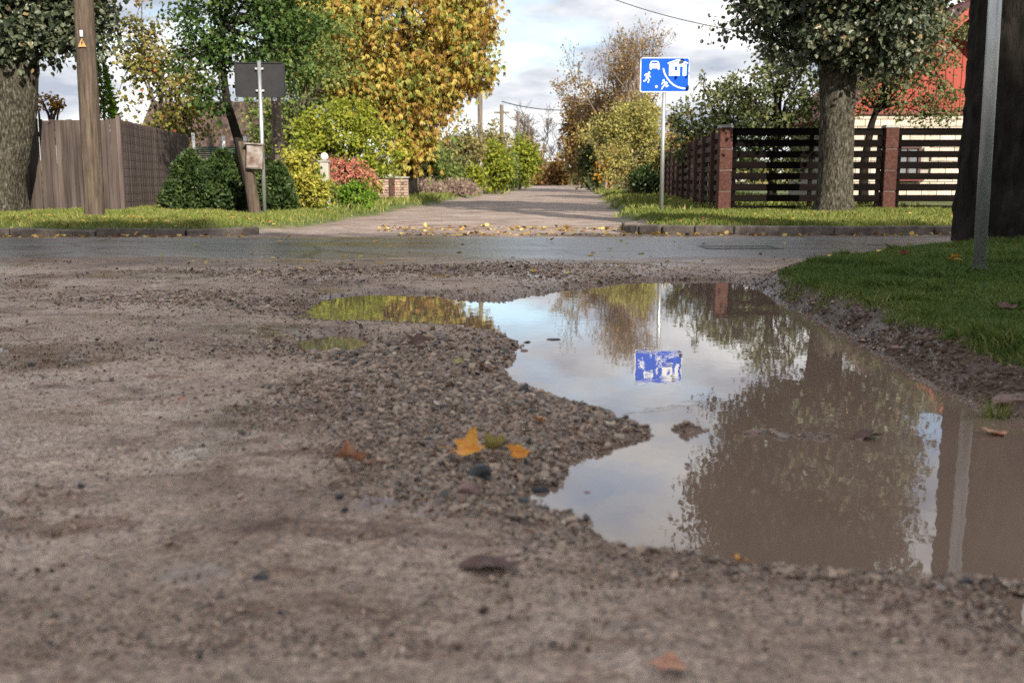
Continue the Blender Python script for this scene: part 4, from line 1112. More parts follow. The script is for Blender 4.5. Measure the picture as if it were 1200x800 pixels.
def disc(mb, c, r, y, d=-.0012):
    c = q(*c); r = r / 705 * SW
    mb.prism([(c[0] + r * math.cos(2 * PI * k / 14), c[1] + r * math.sin(2 * PI * k / 14)) for k in range(14)], d, y)
def zone_sign():
    D = 18.4; x = gx(776, D); z0 = H1(x, D)
    t = thing('road_sign', 'blue residential zone road sign with white pictures on a steel pole', 'road sign', (x, D, z0))
    zc = P(776, 88, D).z - z0; top = zc + SH / 2
    MB().tube([(0, .04, -.2), (0, .04, top - .05)], .037, 16).build('pole', M['galv'], t)
    MB().tube([(0, .04, -.05), (0, .04, .05)], [.075, .045], 12).build('base', M['iron'], t)
    bd = MB().prism(rrect(SW, SH, .04), -.012, 0).build('board', M['sign_white'], t, loc=(0, 0, zc))
    sl = MB().prism(rrect(SW - .034, SH - .034, .03), -.0015, -.012).build('blue_face', M['sign_blue'], t, loc=(0, 0, zc))
    for s in (-1, 1): MB().box((0, .03, zc + s * .2), (.16, .05, .03)).build('bracket', M['galv'], t)
    y = -.0137
    def part(name, mb, mat): return mb.build(name, M[mat], t, loc=(0, 0, zc))
    m = MB(); m.prism([q(*p) for p in [(232, 260), (250, 218), (262, 211), (345, 211), (356, 218), (374, 260), (376, 326), (350, 329), (348, 312), (259, 312), (257, 330), (234, 328)]], -.0012, y); part('car_picture', m, 'sign_white')
    m = MB(); m.prism([q(*p) for p in [(266, 223), (341, 223), (352, 246), (256, 246)]], -.0012, y - .0014); part('car_window_picture', m, 'sign_blue')
    m = MB(); m.prism([q(*p) for p in [(488, 236), (632, 184), (777, 233), (777, 249), (632, 204), (488, 252)]], -.0012, y); part('roof_picture', m, 'sign_white')
    m = MB(); m.prism([q(*p) for p in [(510, 268), (510, 256), (632, 217), (758, 256), (758, 415), (706, 415), (706, 286), (664, 286), (664, 415), (510, 415)]], -.0012, y); part('house_picture', m, 'sign_white')
    m = MB(); m.prism([q(*p) for p in [(588, 285), (628, 285), (628, 343), (588, 343)]], -.0012, y - .0014); part('house_window_picture', m, 'sign_blue')
    m = MB(); stroke(m, [(428, 310), (440, 360), (462, 408), (492, 456), (532, 502), (582, 543), (640, 572), (695, 586), (752, 593)], 20, y); part('kerb_line_picture', m, 'sign_white')
    m = MB()
    disc(m, (226, 374), 17, y); stroke(m, [(208, 388), (196, 445)], 36, y - .0002); stroke(m, [(200, 390), (178, 392), (160, 414)], 14, y - .0004); stroke(m, [(216, 392), (232, 415), (250, 436)], 14, y - .0006)
    stroke(m, [(194, 440), (182, 478), (146, 490)], 17, y - .0008); stroke(m, [(204, 440), (228, 468), (212, 512)], 17, y - .001); part('running_child_picture', m, 'sign_white')
    m = MB()
    disc(m, (436, 480), 16, y); stroke(m, [(455, 500), (462, 545)], 34, y - .0002); stroke(m, [(450, 500), (425, 508), (408, 536)], 13, y - .0004); stroke(m, [(468, 500), (488, 512), (484, 535)], 13, y - .0006)
    stroke(m, [(462, 540), (480, 570), (508, 548)], 16, y - .0008); stroke(m, [(456, 540), (428, 566), (410, 604)], 16, y - .001); part('running_child_picture', m, 'sign_white')
    m = MB(); disc(m, (335, 565), 18, y); part('ball_picture', m, 'sign_white')
zone_sign()
def back_sign():
    D = 17.3; x = gx(309, D); z0 = H1(x, D)
    t = thing('road_sign', 'dark grey back of a road sign on a thin steel post', 'road sign', (x, D, z0), R(3))
    zc = P(309, 93.5, D).z - z0
    w, h = .84, .57
    MB().tube([(0, 0, -.2), (0, 0, zc + h / 2 + .02)], .034, 14).build('post', M['galv'], t)
    MB().prism(rrect(w, h, .03), .01, .04).build('panel', M['sign_back'], t, loc=(0, 0, zc))
    rim = MB()
    for s in (-1, 1):
        rim.box((s * (w / 2 - .006), .034, zc), (.014, .03, h - .06)); rim.box((0, .034, zc + s * (h / 2 - .006)), (w - .06, .03, .014))
    rim.build('rim', M['sign_back'], t)
    for s in (-1, 1): MB().box((0, .02, zc + s * .18), (.14, .06, .03)).build('bracket', M['galv'], t)
back_sign()
# near steel post
def steel_post():
    c = G(1148, 311, .19); x, y = c.x, c.y; z0 = H1(x, y)
    t = thing('steel_post', 'round galvanised steel post on the near grass at right', 'post', (x, y, z0))
    MB().tube([(0, 0, -.2), (-.02, 0, 1.5), (-.045, 0, 3.2)], .039, 20).build('post', M['galv'], t)
    mb = MB().tube([(0, 0, .0), (0, 0, .03)], [.06, .045], 14); mb.build('collar', M['iron'], t)
steel_post()

# ------------------------------------------------------------------ old wooden stump post with a rusty box
def rusty_box():
    D = 17.2; x = gx(292, D); z0 = H1(x, D)
    t = thing('wooden_post', 'weathered leaning wooden post left of the grey sign post', 'post', (x + .03, D, z0))
    link('shaft', trunk_mesh('shaft', [(.06, 0, -.1), (-.02, 0, .6), (-.13, 0, 1.14)], [.1, .09, .08], M['pole_wood'], 24, .08, 5, 10, .1, .06), t)
    c = P(299, 184, D - .13)
    b = thing('meter_box', 'rusty grey metal box fixed to the weathered wooden post', 'box', tuple(c))
    MB().box((0, 0, 0), (.27, .14, .4), ry=.06).build('body', M['rust'], b, bevel=.01)
    MB().box((0, -.078, -.01), (.23, .012, .34), ry=.06).build('door', M['rust'], b, bevel=.003)
    MB().box((.0, -.01, .215), (.31, .2, .02), ry=.06).build('lid', M['rust'], b)
rusty_box()

# ------------------------------------------------------------------ left house roof, gate, brick wall, mesh fence
def left_house():
    D = 32; c = P(262, 218, D); x = c.x; z0 = H1(x, D)
    t = thing('brown_roof_house', 'low house with a brown tiled roof behind the left garden', 'house', (x, D, z0))
    ridge = P(262, 118, D + 2).z - z0; eave = P(262, 187, D).z - z0
    w = 5.2
    MB().box((-.4, 2.4, eave / 2 - .1), (w - .3, 4.2, eave)).build('wall', M['plaster'], t)
    roof = MB().box((-.4, 0, 0), (w, .1, .1))
    slope = math.atan2(ridge - eave, 2.4); L = math.hypot(ridge - eave, 2.4)
    rf = MB()
    rf.v = [Vector(p) for p in ((-.4 - w / 2, .0, eave), (-.4 + w / 2, .0, eave), (-.4 + w / 2, 2.4, ridge), (-.4 - w / 2, 2.4, ridge), (-.4 - w / 2, 4.8, eave), (-.4 + w / 2, 4.8, eave))]
    rf.f = [[0, 1, 2, 3], [3, 2, 5, 4], [0, 3, 4], [1, 5, 2], [0, 4, 5, 1]]; rf.sm = [False] * 5
    ro = rf.build('roof', M['tile_roof'], t)
    til = MB().box((0, 0, 0), (.17, .34, .03), rx=.06).mesh('tile', M['tile_roof'], .006)
    n = 0; rows = int(L / .3)
    for j in range(rows):
        for i in range(28):
            if n >= 300: break
            u = -.4 - w / 2 + 2.2 + .1 + i * .105 * 1.75 + (j % 2) * .09
            if u > -.4 + w / 2: continue
            s = .15 + j * .3
            link('tile', til, ro, (u, s * math.cos(slope) - .02, eave + s * math.sin(slope) + .02), (slope, 0, 0)); n += 1
left_house()
def gate():
    D = 19.9; x = gx(381, D); z0 = H1(x, D)
    t = thing('gate_pillar', 'pale gate pillar with a white globe on top', 'gate pillar', (x, D, z0))
    top = P(381, 190, D).z - z0
    MB().box((0, 0, top / 2), (.17, .17, top)).build('pillar', M['plaster'], t, bevel=.01)
    MB().box((0, 0, top + .015), (.22, .22, .03)).build('cap', M['cap'], t)
    MB().ball((0, 0, top + .105), .078, 16, 10).build('globe', M['paint_white'], t)
    g = thing('garden_gate', 'brown board gate left of the pale gate pillar', 'gate', (x - .14, D + .06, z0))
    bm_ = MB().box((0, 0, .5), (.1, .03, 1.0)).mesh('board', M['board_brown'], .004)
    for k in range(7): link('board', bm_, g, (-.1 - k * .115, 0, .08), None)
    for z in (.3, .9): MB().box((-.45, .035, z), (.85, .04, .08)).build('rail', M['board_lightened'], g)
gate()
def brick_wall():
    D = 28; xa, xb = gx(436, D), gx(478, D); z0 = H1((xa + xb) / 2, D)
    top = P(455, 209, D).z - z0; L = xb - xa
    t = thing('brick_wall', 'short tan brick wall with a brown post under the chestnut', 'wall', (xa, D, z0))
    MB().box((L / 2, .1, top / 2), (L, .16, top)).build('mortar_core', M['mortar'], t)
    br = MB().box((0, 0, 0), (.21, .05, .062)).mesh('brick', M['brick_tan'], .004)
    j = 0; z = .035
    while z < top - .03:
        i = 0; x = .11 - (.11 if j % 2 else 0)
        while x < L + .02:
            link('brick', br, t, (min(max(x, .1), L - .1), .01, z)); x += .225
        j += 1; z += .074
    MB().box((L / 2, .09, top + .025), (L + .06, .26, .05)).build('coping', M['cap'], t)
    MB().box((gx(460, D) - xa, -.06, top * .52), (.13, .1, top * 1.04)).build('post', M['frame_brown'], t)
brick_wall()
def mesh_fence():
    D = 22.5; x = gx(232, D); z0 = H1(x, D)
    t = thing('garden_fence', 'low green panel fence with white posts behind the evergreen bushes', 'fence', (x, D, z0))
    tp = P(250, 172, D).z - z0
    for px, h in ((230, 156), (265, 160), (290, 160)):
        MB().tube([(gx(px, D) - x, -.05, -.1), (gx(px, D) - x, -.05, P(px, h, D).z - z0)], .035, 10).build('post', M['paint_white'], t)
    sl = MB().box((0, 0, 0), (gx(296, D) - x, .015, .03)).mesh('slat', M['green_mesh'])
    for k in range(14): link('slat', sl, t, ((gx(296, D) - x) / 2, 0, tp - .02 - k * .045))
mesh_fence()

# ------------------------------------------------------------------ right slatted fence with block pillars
def pillar(parent, x, y, rz, h, rnd, wide=.235):
    core = MB().box((0, 0, h / 2), (wide - .03, wide - .03, h)).build('pillar', M['mortar_dark'], parent)
    core.location = (x, y, 0); core.rotation_euler = (0, 0, rz)
    n = 4
    for k in range(n):
        m = MB().box((0, 0, 0), (wide, wide, h / n - .014), jit=.004, rnd=rnd)
        link('block', m.mesh('block', M['block_red'], .01), core, (0, 0, h / n * (k + .5)))
    MB().box((0, 0, h + .025), (wide + .03, wide + .03, .05), taper=.9).build('cap', M['cap'], core)
def slat_fence():
    D = 18.6; x0 = gx(848, D); z0 = H1(x0, D) - .02
    t = thing('slat_fence', 'black brown horizontal slat fence with red block pillars along the street', 'fence', (x0, D, z0))
    rnd = random.Random(3)
    h = P(848, 150, D).z - z0
    run = gx(1040, D) - x0
    for i in range(4): pillar(t, i * run, 0, 0, h, rnd)
    L = run - .27
    sl = [MB().box((0, 0, 0), (L, .025, w), jit=.002, rnd=rnd).mesh('slat', M['slat'], .003) for w in (.126, .12)]
    post = MB().box((0, 0, h / 2 - .02), (.07, .05, h - .06)).mesh('post', M['slat'], .003)
    for i in range(3):
        xc = i * run + run / 2
        for k in range(8):
            link('slat', sl[k % 2], t, (xc, -.02, .055 + k * (h - .1) / 7.15), (0, rnd.uniform(-.003, .003), 0))
        link('top_rail', sl[0], t, (xc, .012, h - .015), (R(90), 0, 0))
        for dx in (-L / 2 + .05, -L / 2 + L * .53, L / 2 - .05): link('post', post, t, (xc + dx, .022, 0))
    # the run along the dirt road
    t2 = thing('slat_fence', 'red brown slat fence with square posts running back along the dirt road', 'fence', (x0, D, z0))
    e = Vector((gx(764, 42), 42.0)); d = e - Vector((x0, D)); LL = d.length; u = d / LL; ang = math.atan2(d.y, d.x)
    n = 14; step = LL / n; pl = step - .12
    sl2 = [MB().box((0, 0, 0), (pl, .024, w), jit=.002, rnd=rnd).mesh('slat', M['slat_red'], .003) for w in (.112, .104)]
    post2 = MB().box((0, 0, h / 2), (.06, .05, h - .05)).mesh('post', M['slat_red'], .003)
    sq = MB().box((0, 0, h / 2 + .01), (.12, .14, h + .02)).mesh('square_post', M['block_red'], .006)
    for i in range(n):
        zz = H1(x0 + u.x * (i + .5) * step, D + u.y * (i + .5) * step) - z0 - .05
        if i: 
            link('square_post', sq, t2, (u.x * i * step, u.y * i * step, zz), (0, 0, ang))
        s = i * step + step / 2
        for k in range(8):
            link('slat', sl2[k % 2], t2, (u.x * s, u.y * s, zz + .055 + k * (h - .1) / 7.15), (0, 0, ang))
        for q_ in (-pl * .46, 0, pl * .46):
            link('post', post2, t2, (u.x * (s + q_) + .02, u.y * (s + q_), zz), (0, 0, ang))
slat_fence()

# ------------------------------------------------------------------ red gabled house
def red_house():
    D = 25.5; xa = gx(1119, D); z0 = H1(xa, D) - .05
    t = thing('red_house', 'house with white block walls and a red gable behind the slat fence', 'house', (xa, D, z0))
    apex = P(1119, 8, D).z - z0; eave = P(1000, 131, D).z - z0
    half = xa - gx(984, D)
    wl_ = MB().box((0, 2.5, eave / 2), (half * 2 - .1, 4.8, eave)).build('wall', M['mortar'], t)
    # blocks, laid in courses round the window opening
    wx0, wx1 = gx(1047, D) - xa, gx(1077, D) - xa
    wz0, wz1 = P(1060, 209, D).z - z0, P(1060, 171, D).z - z0
    bl, bh = .38, .172
    blk = MB().box((0, 0, 0), (bl - .014, .1, bh - .014)).mesh('brick', M['brick_white'], .005)
    hb = MB().box((0, 0, 0), (bl / 2 - .014, .1, bh - .014)).mesh('brick', M['brick_white'], .005)
    j = 0; z = bh / 2; cnt = 0
    while z + bh / 2 < eave + .02:
        x = -half + (bl / 2 if j % 2 == 0 else 0)
        while x < half and cnt < 290:
            if not (wx0 - bl * .4 < x < wx1 + bl * .4 and wz0 - bh * .4 < z < wz1 + bh * .4):
                link('brick', blk, wl_, (x, .08 - .012, z)); cnt += 1
            elif not (wx0 - .02 < x - bl * .25 + bl * .2 and x - bl * .25 - bl * .2 < wx1 + .02):
                link('brick', hb, wl_, (x - bl * .25, .08 - .012, z)); cnt += 1
            x += bl
        j += 1; z += bh
    # window
    wcx, wcz = (wx0 + wx1) / 2, (wz0 + wz1) / 2; ww, wh = wx1 - wx0, wz1 - wz0
    wi = MB().box((wcx, .06, wcz), (ww, .05, wh)).build('window', M['glass'], t)
    fr = MB()
    for s in (-1, 1): fr.box((wcx + s * (ww / 2 - .03), .02, wcz), (.07, .08, wh)); fr.box((wcx, .021, wcz + s * (wh / 2 - .03)), (ww - .14, .08, .07))
    fr.box((wcx + .02, .025, wcz), (.05, .06, wh - .14)); fr.build('frame', M['frame_brown'], wi)
    MB().box((wcx, -.05, wz0 - .04), (ww + .15, .16, .05)).build('sill', M['red_roof'], wi)
    # red gable wall with vertical ribs
    gb = MB().prism([(-half, eave), (half, eave), (0, apex - .1)], .1, .03).build('gable', M['red_metal'], t)
    rib = MB(); 
    x = -half + .2
    while x < half - .1:
        zt = eave + (apex - .1 - eave) * (1 - abs(x) / half) - .05
        if zt - eave > .1: link('panel', MB().box((0, 0, 0), (.19, .024, zt - eave)).mesh('panel', M['red_metal'], .006), gb, (x, .022, (zt + eave) / 2))
        x += .2
    MB().box((0, .0, eave - .02), (half * 2 + .1, .12, .1)).build('eave_band', M['red_roof'], t)
    # roof slabs with overhang
    for s in (-1, 1):
        dx, dz = half + .3, (apex - eave) * (half + .3) / half
        L = math.hypot(dx, dz); a = math.atan2(dz, dx)
        r = MB().box((0, 0, 0), (L, 6.6, .1), ry=s * a).build('roof', M['red_roof'], t)
        r.location = (s * dx / 2 + s * .02, 2.2, apex - dz / 2 + .07)
        f = MB().box((0, 0, 0), (L, .03, .2), ry=s * a).build('bargeboard', M['red_metal'], t)
        f.location = (s * dx / 2 + s * .02, -1.13, apex - dz / 2 + .02)
    MB().tube([(0, -1.1, apex + .1), (0, 5.5, apex + .1)], .07, 8).build('ridge_cap', M['red_roof'], t)
red_house()

# ------------------------------------------------------------------ grass
def blades(name, x, y, hmin, hmax, w, seed, label, tone_off=0, dry=0, mat='L_grass'):
    rng = np.random.default_rng(seed); n = len(x)
    z = H(x, y) - .005
    b = np.stack([x, y, z], -1)
    a = rng.uniform(0, 2 * PI, n)
    s = np.stack([np.cos(a), np.sin(a), np.zeros(n)], -1) * w * rng.uniform(.6, 1.3, (n, 1))
    hh = rng.uniform(hmin, hmax, n) * (.6 + .7 * fbm(x * 1.7, y * 1.7, 3, seed) + (1.2 if mat == 'L_lawn' else .25) * smooth(.6, .75, fbm(x * 4.5, y * 4.5, 2, seed + 4)))
    ln = rng.normal(size=(n, 2)) * .45
    mid = b + np.stack([ln[:, 0] * hh * .3, ln[:, 1] * hh * .3, hh * .6], -1)
    tip = b + np.stack([ln[:, 0] * hh, ln[:, 1] * hh, hh], -1)
    V = np.stack([b - s, b + s, mid + s * .7, tip, mid - s * .7], 1).reshape(-1, 3)
    k = (np.arange(n) * 5)[:, None]
    F = k + np.array([[0, 1, 2, 3, 4]])
    tone = np.clip(rng.beta(2, 2.4, n) + .35 * (fbm(x * .8, y * .8, 3, seed + 9) - .5) + tone_off + dry * rng.uniform(0, 1, n), 0, 1)
    me = npmesh(name, V, F, M[mat], {'leaf_tone': np.repeat(tone, 5)})
    props(link(name, me), label, 'grass', kind='stuff')
rng = np.random.default_rng(1)
# near right verge
n = 560000
y = 2.6 * (10.5 / 2.6) ** rng.uniform(0, 1, n); x = rng.uniform(.2, .85, n) * y
v = -sdist(VERGE, x, y) + (fbm(x * 3, y * 3, 3, 61) - .5) * .22
k = (v > .02) & (rng.uniform(0, 1, n) < smooth(-.02, .2, v) + .02)
blades('grass', x[k], y[k], .014, .042, .003, 2, 'shaded green grass round the big dark trunk and steel post', -.02, .6 * np.exp(-np.maximum(v[k], 0) / .13), 'L_lawn')
# verges across the street
def far_blades(x0, x1, y0, y1, n, label, seed, h=(.035, .085), w=.008, to=0.1):
    rng = np.random.default_rng(seed)
    x = rng.uniform(x0, x1, n); y = rng.uniform(y0, y1, n)
    g = far_grass(x, y)
    k = (g > .08) & (rng.uniform(0, 1, n) < .1 + smooth(0, .5, g)) & (np.abs(x) < .56 * y + 1)
    blades('grass', x[k], y[k], h[0], h[1], w, seed, label, to)
far_blades(-10, -2.5, 12.9, 19.5, 46000, 'sunny grass strip under the brown board fence', 3)
far_blades(1.5, 10.5, 13.2, 19, 46000, 'sunny grass strip in front of the black slat fence', 4)
far_blades(-7, -1.5, 19.5, 62, 26000, 'grass bank along the left of the dirt road', 5, (.06, .2), .016)
far_blades(1, 8, 19, 62, 26000, 'grass bank along the right of the dirt road', 6, (.06, .16), .016)

# weeds tuft at the puddle's right edge and on the corner kerb
def tuft(label, x, y, n, h, seed, w=.004):
    rng = np.random.default_rng(seed)
    t = thing('grass_tuft', label, 'grass tuft', (x, y, H1(x, y)))
    a = rng.uniform(0, 2 * PI, n); r = rng.uniform(0, .04, n)
    b = np.stack([r * np.cos(a), r * np.sin(a), np.zeros(n)], -1)
    tip = b + np.stack([np.cos(a) * h * .7 * rng.uniform(.3, 1, n), np.sin(a) * h * .7 * rng.uniform(.3, 1, n), h * rng.uniform(.6, 1, n)], -1)
    s = np.stack([-np.sin(a), np.cos(a), np.zeros(n)], -1) * w
    V = np.stack([b - s, b + s, tip], 1).reshape(-1, 3)
    crown('blades', [(V, np.arange(n * 3).reshape(-1, 3), np.repeat(rng.uniform(.2, .8, n), 3))], M['L_grass'], t)
c = G(1168, 466, .06); tuft('small green tuft on the mud bank at the puddle edge', c.x, c.y, 40, .07, 1)
c = P(733, 266, 14.0); tuft('small weed tuft at the corner of the dark kerb', c.x, c.y, 60, .16, 2, .008)

# ------------------------------------------------------------------ fallen leaves
def fallen():
    rng = np.random.default_rng(14)
    L = []
    def add(n, x0, x1, y0, y1, pred=None, s=.06):
        x = rng.uniform(x0, x1, n); y = rng.uniform(y0, y1, n)
        if pred is not None: k = pred(x, y); x, y = x[k], y[k]
        L.append((x, y, np.full(len(x), s)))
    add(170, -8, -3.4, 12.45, 12.72); add(260, -9, -3.3, 12.9, 15.5, None, .05)
    add(230, 1.2, 9, 12.75, 13.03); add(280, 2, 9, 13.2, 16.5, None, .05)
    add(420, -1.5, 2.2, 12.9, 13.9, lambda x, y: rng.uniform(0, 1, len(x)) < np.exp(-((y - 13.15) / .25) ** 2) + .9 * np.exp(-((y - 14.6) / .3) ** 2))
    add(300, -2, 2.0, 14.2, 15.4, None, .06)
    add(120, -4, 6, 9, 12.5, lambda x, y: rng.uniform(0, 1, len(x)) < .3)
    add(240, 3, 5.2, 24, 40, lambda x, y: np.abs(x - road_x(y)) > 2.4, .09)
    add(90, 2.0, 7, 6, 10, lambda x, y: (-sdist(VERGE, x, y) > .1) & (rng.uniform(0, 1, len(x)) < .35), .05)
    add(50, -4, 2.6, 7.2, 9, None, .045)
    x = np.concatenate([l[0] for l in L]); y = np.concatenate([l[1] for l in L]); s = np.concatenate([l[2] for l in L])
    n = len(x)
    fg = far_grass(x, y)
    lift = .012 + np.where((fg > .1) | (-sdist(VERGE, x, y) > .1), .035, 0) + np.where((y > 9) & (y < 12.5), .006, 0)
    C = np.stack([x, y, H(x, y) + lift], -1)
    out = unit(np.stack([rng.normal(size=n), rng.normal(size=n), np.zeros(n)], -1))
    V, F, T = leaf_arrays(rng, C, out, 1.0, 0, 3.0, .25, rng.uniform(0, 1, n), .42, True, 0)
    V = V.reshape(n, 6, 3); V = C[:, None, :] + (V - C[:, None, :]) * (s * rng.uniform(.7, 1.4, n))[:, None, None]
    me = npmesh('fallen_leaves', V.reshape(-1, 3), F, M['L_fallen'], {'leaf_tone': T})
    props(link('fallen_leaves', me), 'scattered yellow and brown fallen leaves along the kerbs', 'leaves', kind='stuff')
fallen()

# ------------------------------------------------------------------ gravel
ICO = None
def rock_proto(seed, sub=1):
    bm = bmesh.new(); bmesh.ops.create_icosphere(bm, subdivisions=sub, radius=1)
    rng = np.random.default_rng(seed)
    V = np.array([v.co[:] for v in bm.verts]); F = np.array([[v.index for v in f.verts] for f in bm.faces]); bm.free()
    d = rng.normal(size=(7, 3)); d = unit(d)
    for k in range(7):      # cut flat facets
        h = V @ d[k]; lim = rng.uniform(.55, .85)
        V = V - np.outer(np.maximum(h - lim, 0), d[k])
    V = V * (1 + rng.normal(size=(len(V), 1)) * .07)
    return V * np.array([1, rng.uniform(.65, .95), rng.uniform(.45, .7)]), F
OCT_V = np.array([[1, 0, 0], [-1, 0, 0], [0, 1, 0], [0, -1, 0], [0, 0, 1], [0, 0, -1.]])
OCT_F = np.array([[0, 2, 4], [2, 1, 4], [1, 3, 4], [3, 0, 4], [2, 0, 5], [1, 2, 5], [3, 1, 5], [0, 3, 5]])
def gravel_mat():
    m, t = newmat('loose_gravel')
    o = nd(t, 'ShaderNodeOutputMaterial'); b = nd(t, 'ShaderNodeBsdfPrincipled')
    a = nd(t, 'ShaderNodeAttribute', attribute_name='leaf_tone')
    r = ramp(t, [(0, (.03, .029, .03)), (.1, (.07, .06, .056)), (.2, (.14, .085, .06)), (.32, (.22, .145, .1)), (.42, (.15, .125, .108)), (.55, (.35, .25, .175)), (.66, (.26, .21, .172)), (.78, (.47, .35, .25)), (.9, (.34, .2, .14)), (1, (.66, .55, .44))], a.outputs['Fac'])
    g = nd(t, 'ShaderNodeNewGeometry').outputs['Position']
    c = mixc(t, .5, r.outputs[0], ramp(t, [(.3, (.5, .48, .46)), (.7, (1.3, 1.25, 1.2))], noise(t, g, 90, 4, .7).outputs['Fac']).outputs[0], 'MULTIPLY')
    t.links.new(c, b.inputs['Base Color']); setin(b, Roughness=.48); b.inputs['Specular IOR Level'].default_value = .35
    t.links.new(b.outputs[0], o.inputs[0]); return m
M['gravel'] = gravel_mat()
def clods():
    rng = np.random.default_rng(31); m = 90000
    y = 2.6 * (8.3 / 2.6) ** rng.uniform(0, 1, m); x = rng.uniform(.15, .62, m) * y
    v = -sdist(VERGE, x, y); sd = np.min([sdist(p, x, y) for p in POOLS], 0)
    k = (rng.uniform(0, 1, m) < np.exp(-((v + .06) / .11) ** 2) * smooth(.3, .55, fbm(x * 5, y * 5, 3, 45))) & (sd > .02)
    x, y = x[k][:9000], y[k][:9000]; n = len(x)
    s = .004 + .026 * rng.beta(1.1, 6, n)
    z = H(x, y) + s * .15; a = rng.uniform(0, 2 * PI, n)
    PV, PF = rock_proto(77, 1)
    PV = PV * np.array([1, .8, .8]); kv = len(PV)
    jit = 1 + rng.normal(size=(n, kv)) * .16
    X, Y, Z = [PV[None, :, i] * s[:, None] * jit for i in range(3)]
    V = np.stack([X * np.cos(a)[:, None] - Y * np.sin(a)[:, None] + x[:, None], X * np.sin(a)[:, None] + Y * np.cos(a)[:, None] + y[:, None], Z + z[:, None]], -1).reshape(-1, 3)
    F = (PF[None] + (np.arange(n) * kv)[:, None, None]).reshape(-1, 3)
    props(link('soil_clods', npmesh('soil_clods', V, F, M['soil'])), 'torn dark brown soil clods along the eroded turf edge', 'soil', kind='stuff')
def grit():
    rng = np.random.default_rng(33); n = 95000
    y = 1.25 * (6.5 / 1.25) ** rng.uniform(0, 1, n); x = rng.uniform(-.56, .56, n) * y
    sd = np.min([sdist(p, x, y) for p in POOLS], 0); v = -sdist(VERGE, x, y)
    k = (sd > .02) & (v < -.05) & (rng.uniform(0, 1, n) < .12 + .88 * smooth(.36, .62, fbm(x * 1.3, y * 2.2, 4, 88)))
    x, y = x[k], y[k]; n = len(x)
    s = (.0016 + .0035 * rng.beta(1.2, 4, n)) * np.clip(y / 2.6, .7, 2.2); z = H(x, y) + s * .1; a = rng.uniform(0, 2 * PI, n)
    PV = OCT_V * np.array([1, .8, .55])
    jit = 1 + rng.normal(size=(n, 6)) * .2
    X, Y, Z = [PV[None, :, i] * s[:, None] * jit for i in range(3)]
    V = np.stack([X * np.cos(a)[:, None] - Y * np.sin(a)[:, None] + x[:, None], X * np.sin(a)[:, None] + Y * np.cos(a)[:, None] + y[:, None], Z + z[:, None]], -1).reshape(-1, 3)
    F = (OCT_F[None] + (np.arange(n) * 6)[:, None, None]).reshape(-1, 3)
    t = np.clip(rng.beta(1.6, 1.6, n), 0, 1)
    props(link('grit', npmesh('grit', V, F, M['gravel'], {'leaf_tone': np.repeat(t, 6)})), 'fine grit pressed into the open mud', 'grit', kind='stuff')
def litter():
    rng = np.random.default_rng(41); n = 60000
    y = 1.3 * (9 / 1.3) ** rng.uniform(0, 1, n); x = rng.uniform(-.56, .56, n) * y
    sd = np.min([sdist(p, x, y) for p in POOLS], 0); v = -sdist(VERGE, x, y)
    d = smooth(.52, .72, fbm(x * 1.1 + 4, y * 2.0, 4, 120)) * .22 + .012 + .1 * np.exp(-((v + .08) / .1) ** 2)
    k = (sd > .02) & (v < .3) & (rng.uniform(0, 1, n) < d)
    x, y = x[k], y[k]; n = len(x)
    C = np.stack([x, y, H(x, y) + .004], -1)
    out = unit(np.stack([rng.normal(size=n), rng.normal(size=n), np.zeros(n)], -1))
    V, F, T = leaf_arrays(rng, C, out, 1.0, 0, 2.0, .3, rng.beta(1.6, 2, n), .38, True, 0)
    sz = (.006 + .014 * rng.beta(1.2, 4, n)) * np.clip(y / 3, .8, 2)
    V = C[:, None, :] + (V.reshape(n, 6, 3) - C[:, None, :]) * sz[:, None, None]
    props(link('leaf_litter', npmesh('leaf_litter', V.reshape(-1, 3), F, M['L_litter'], {'leaf_tone': T})), 'dark brown leaf crumbs trodden into the mud', 'litter', kind='stuff')
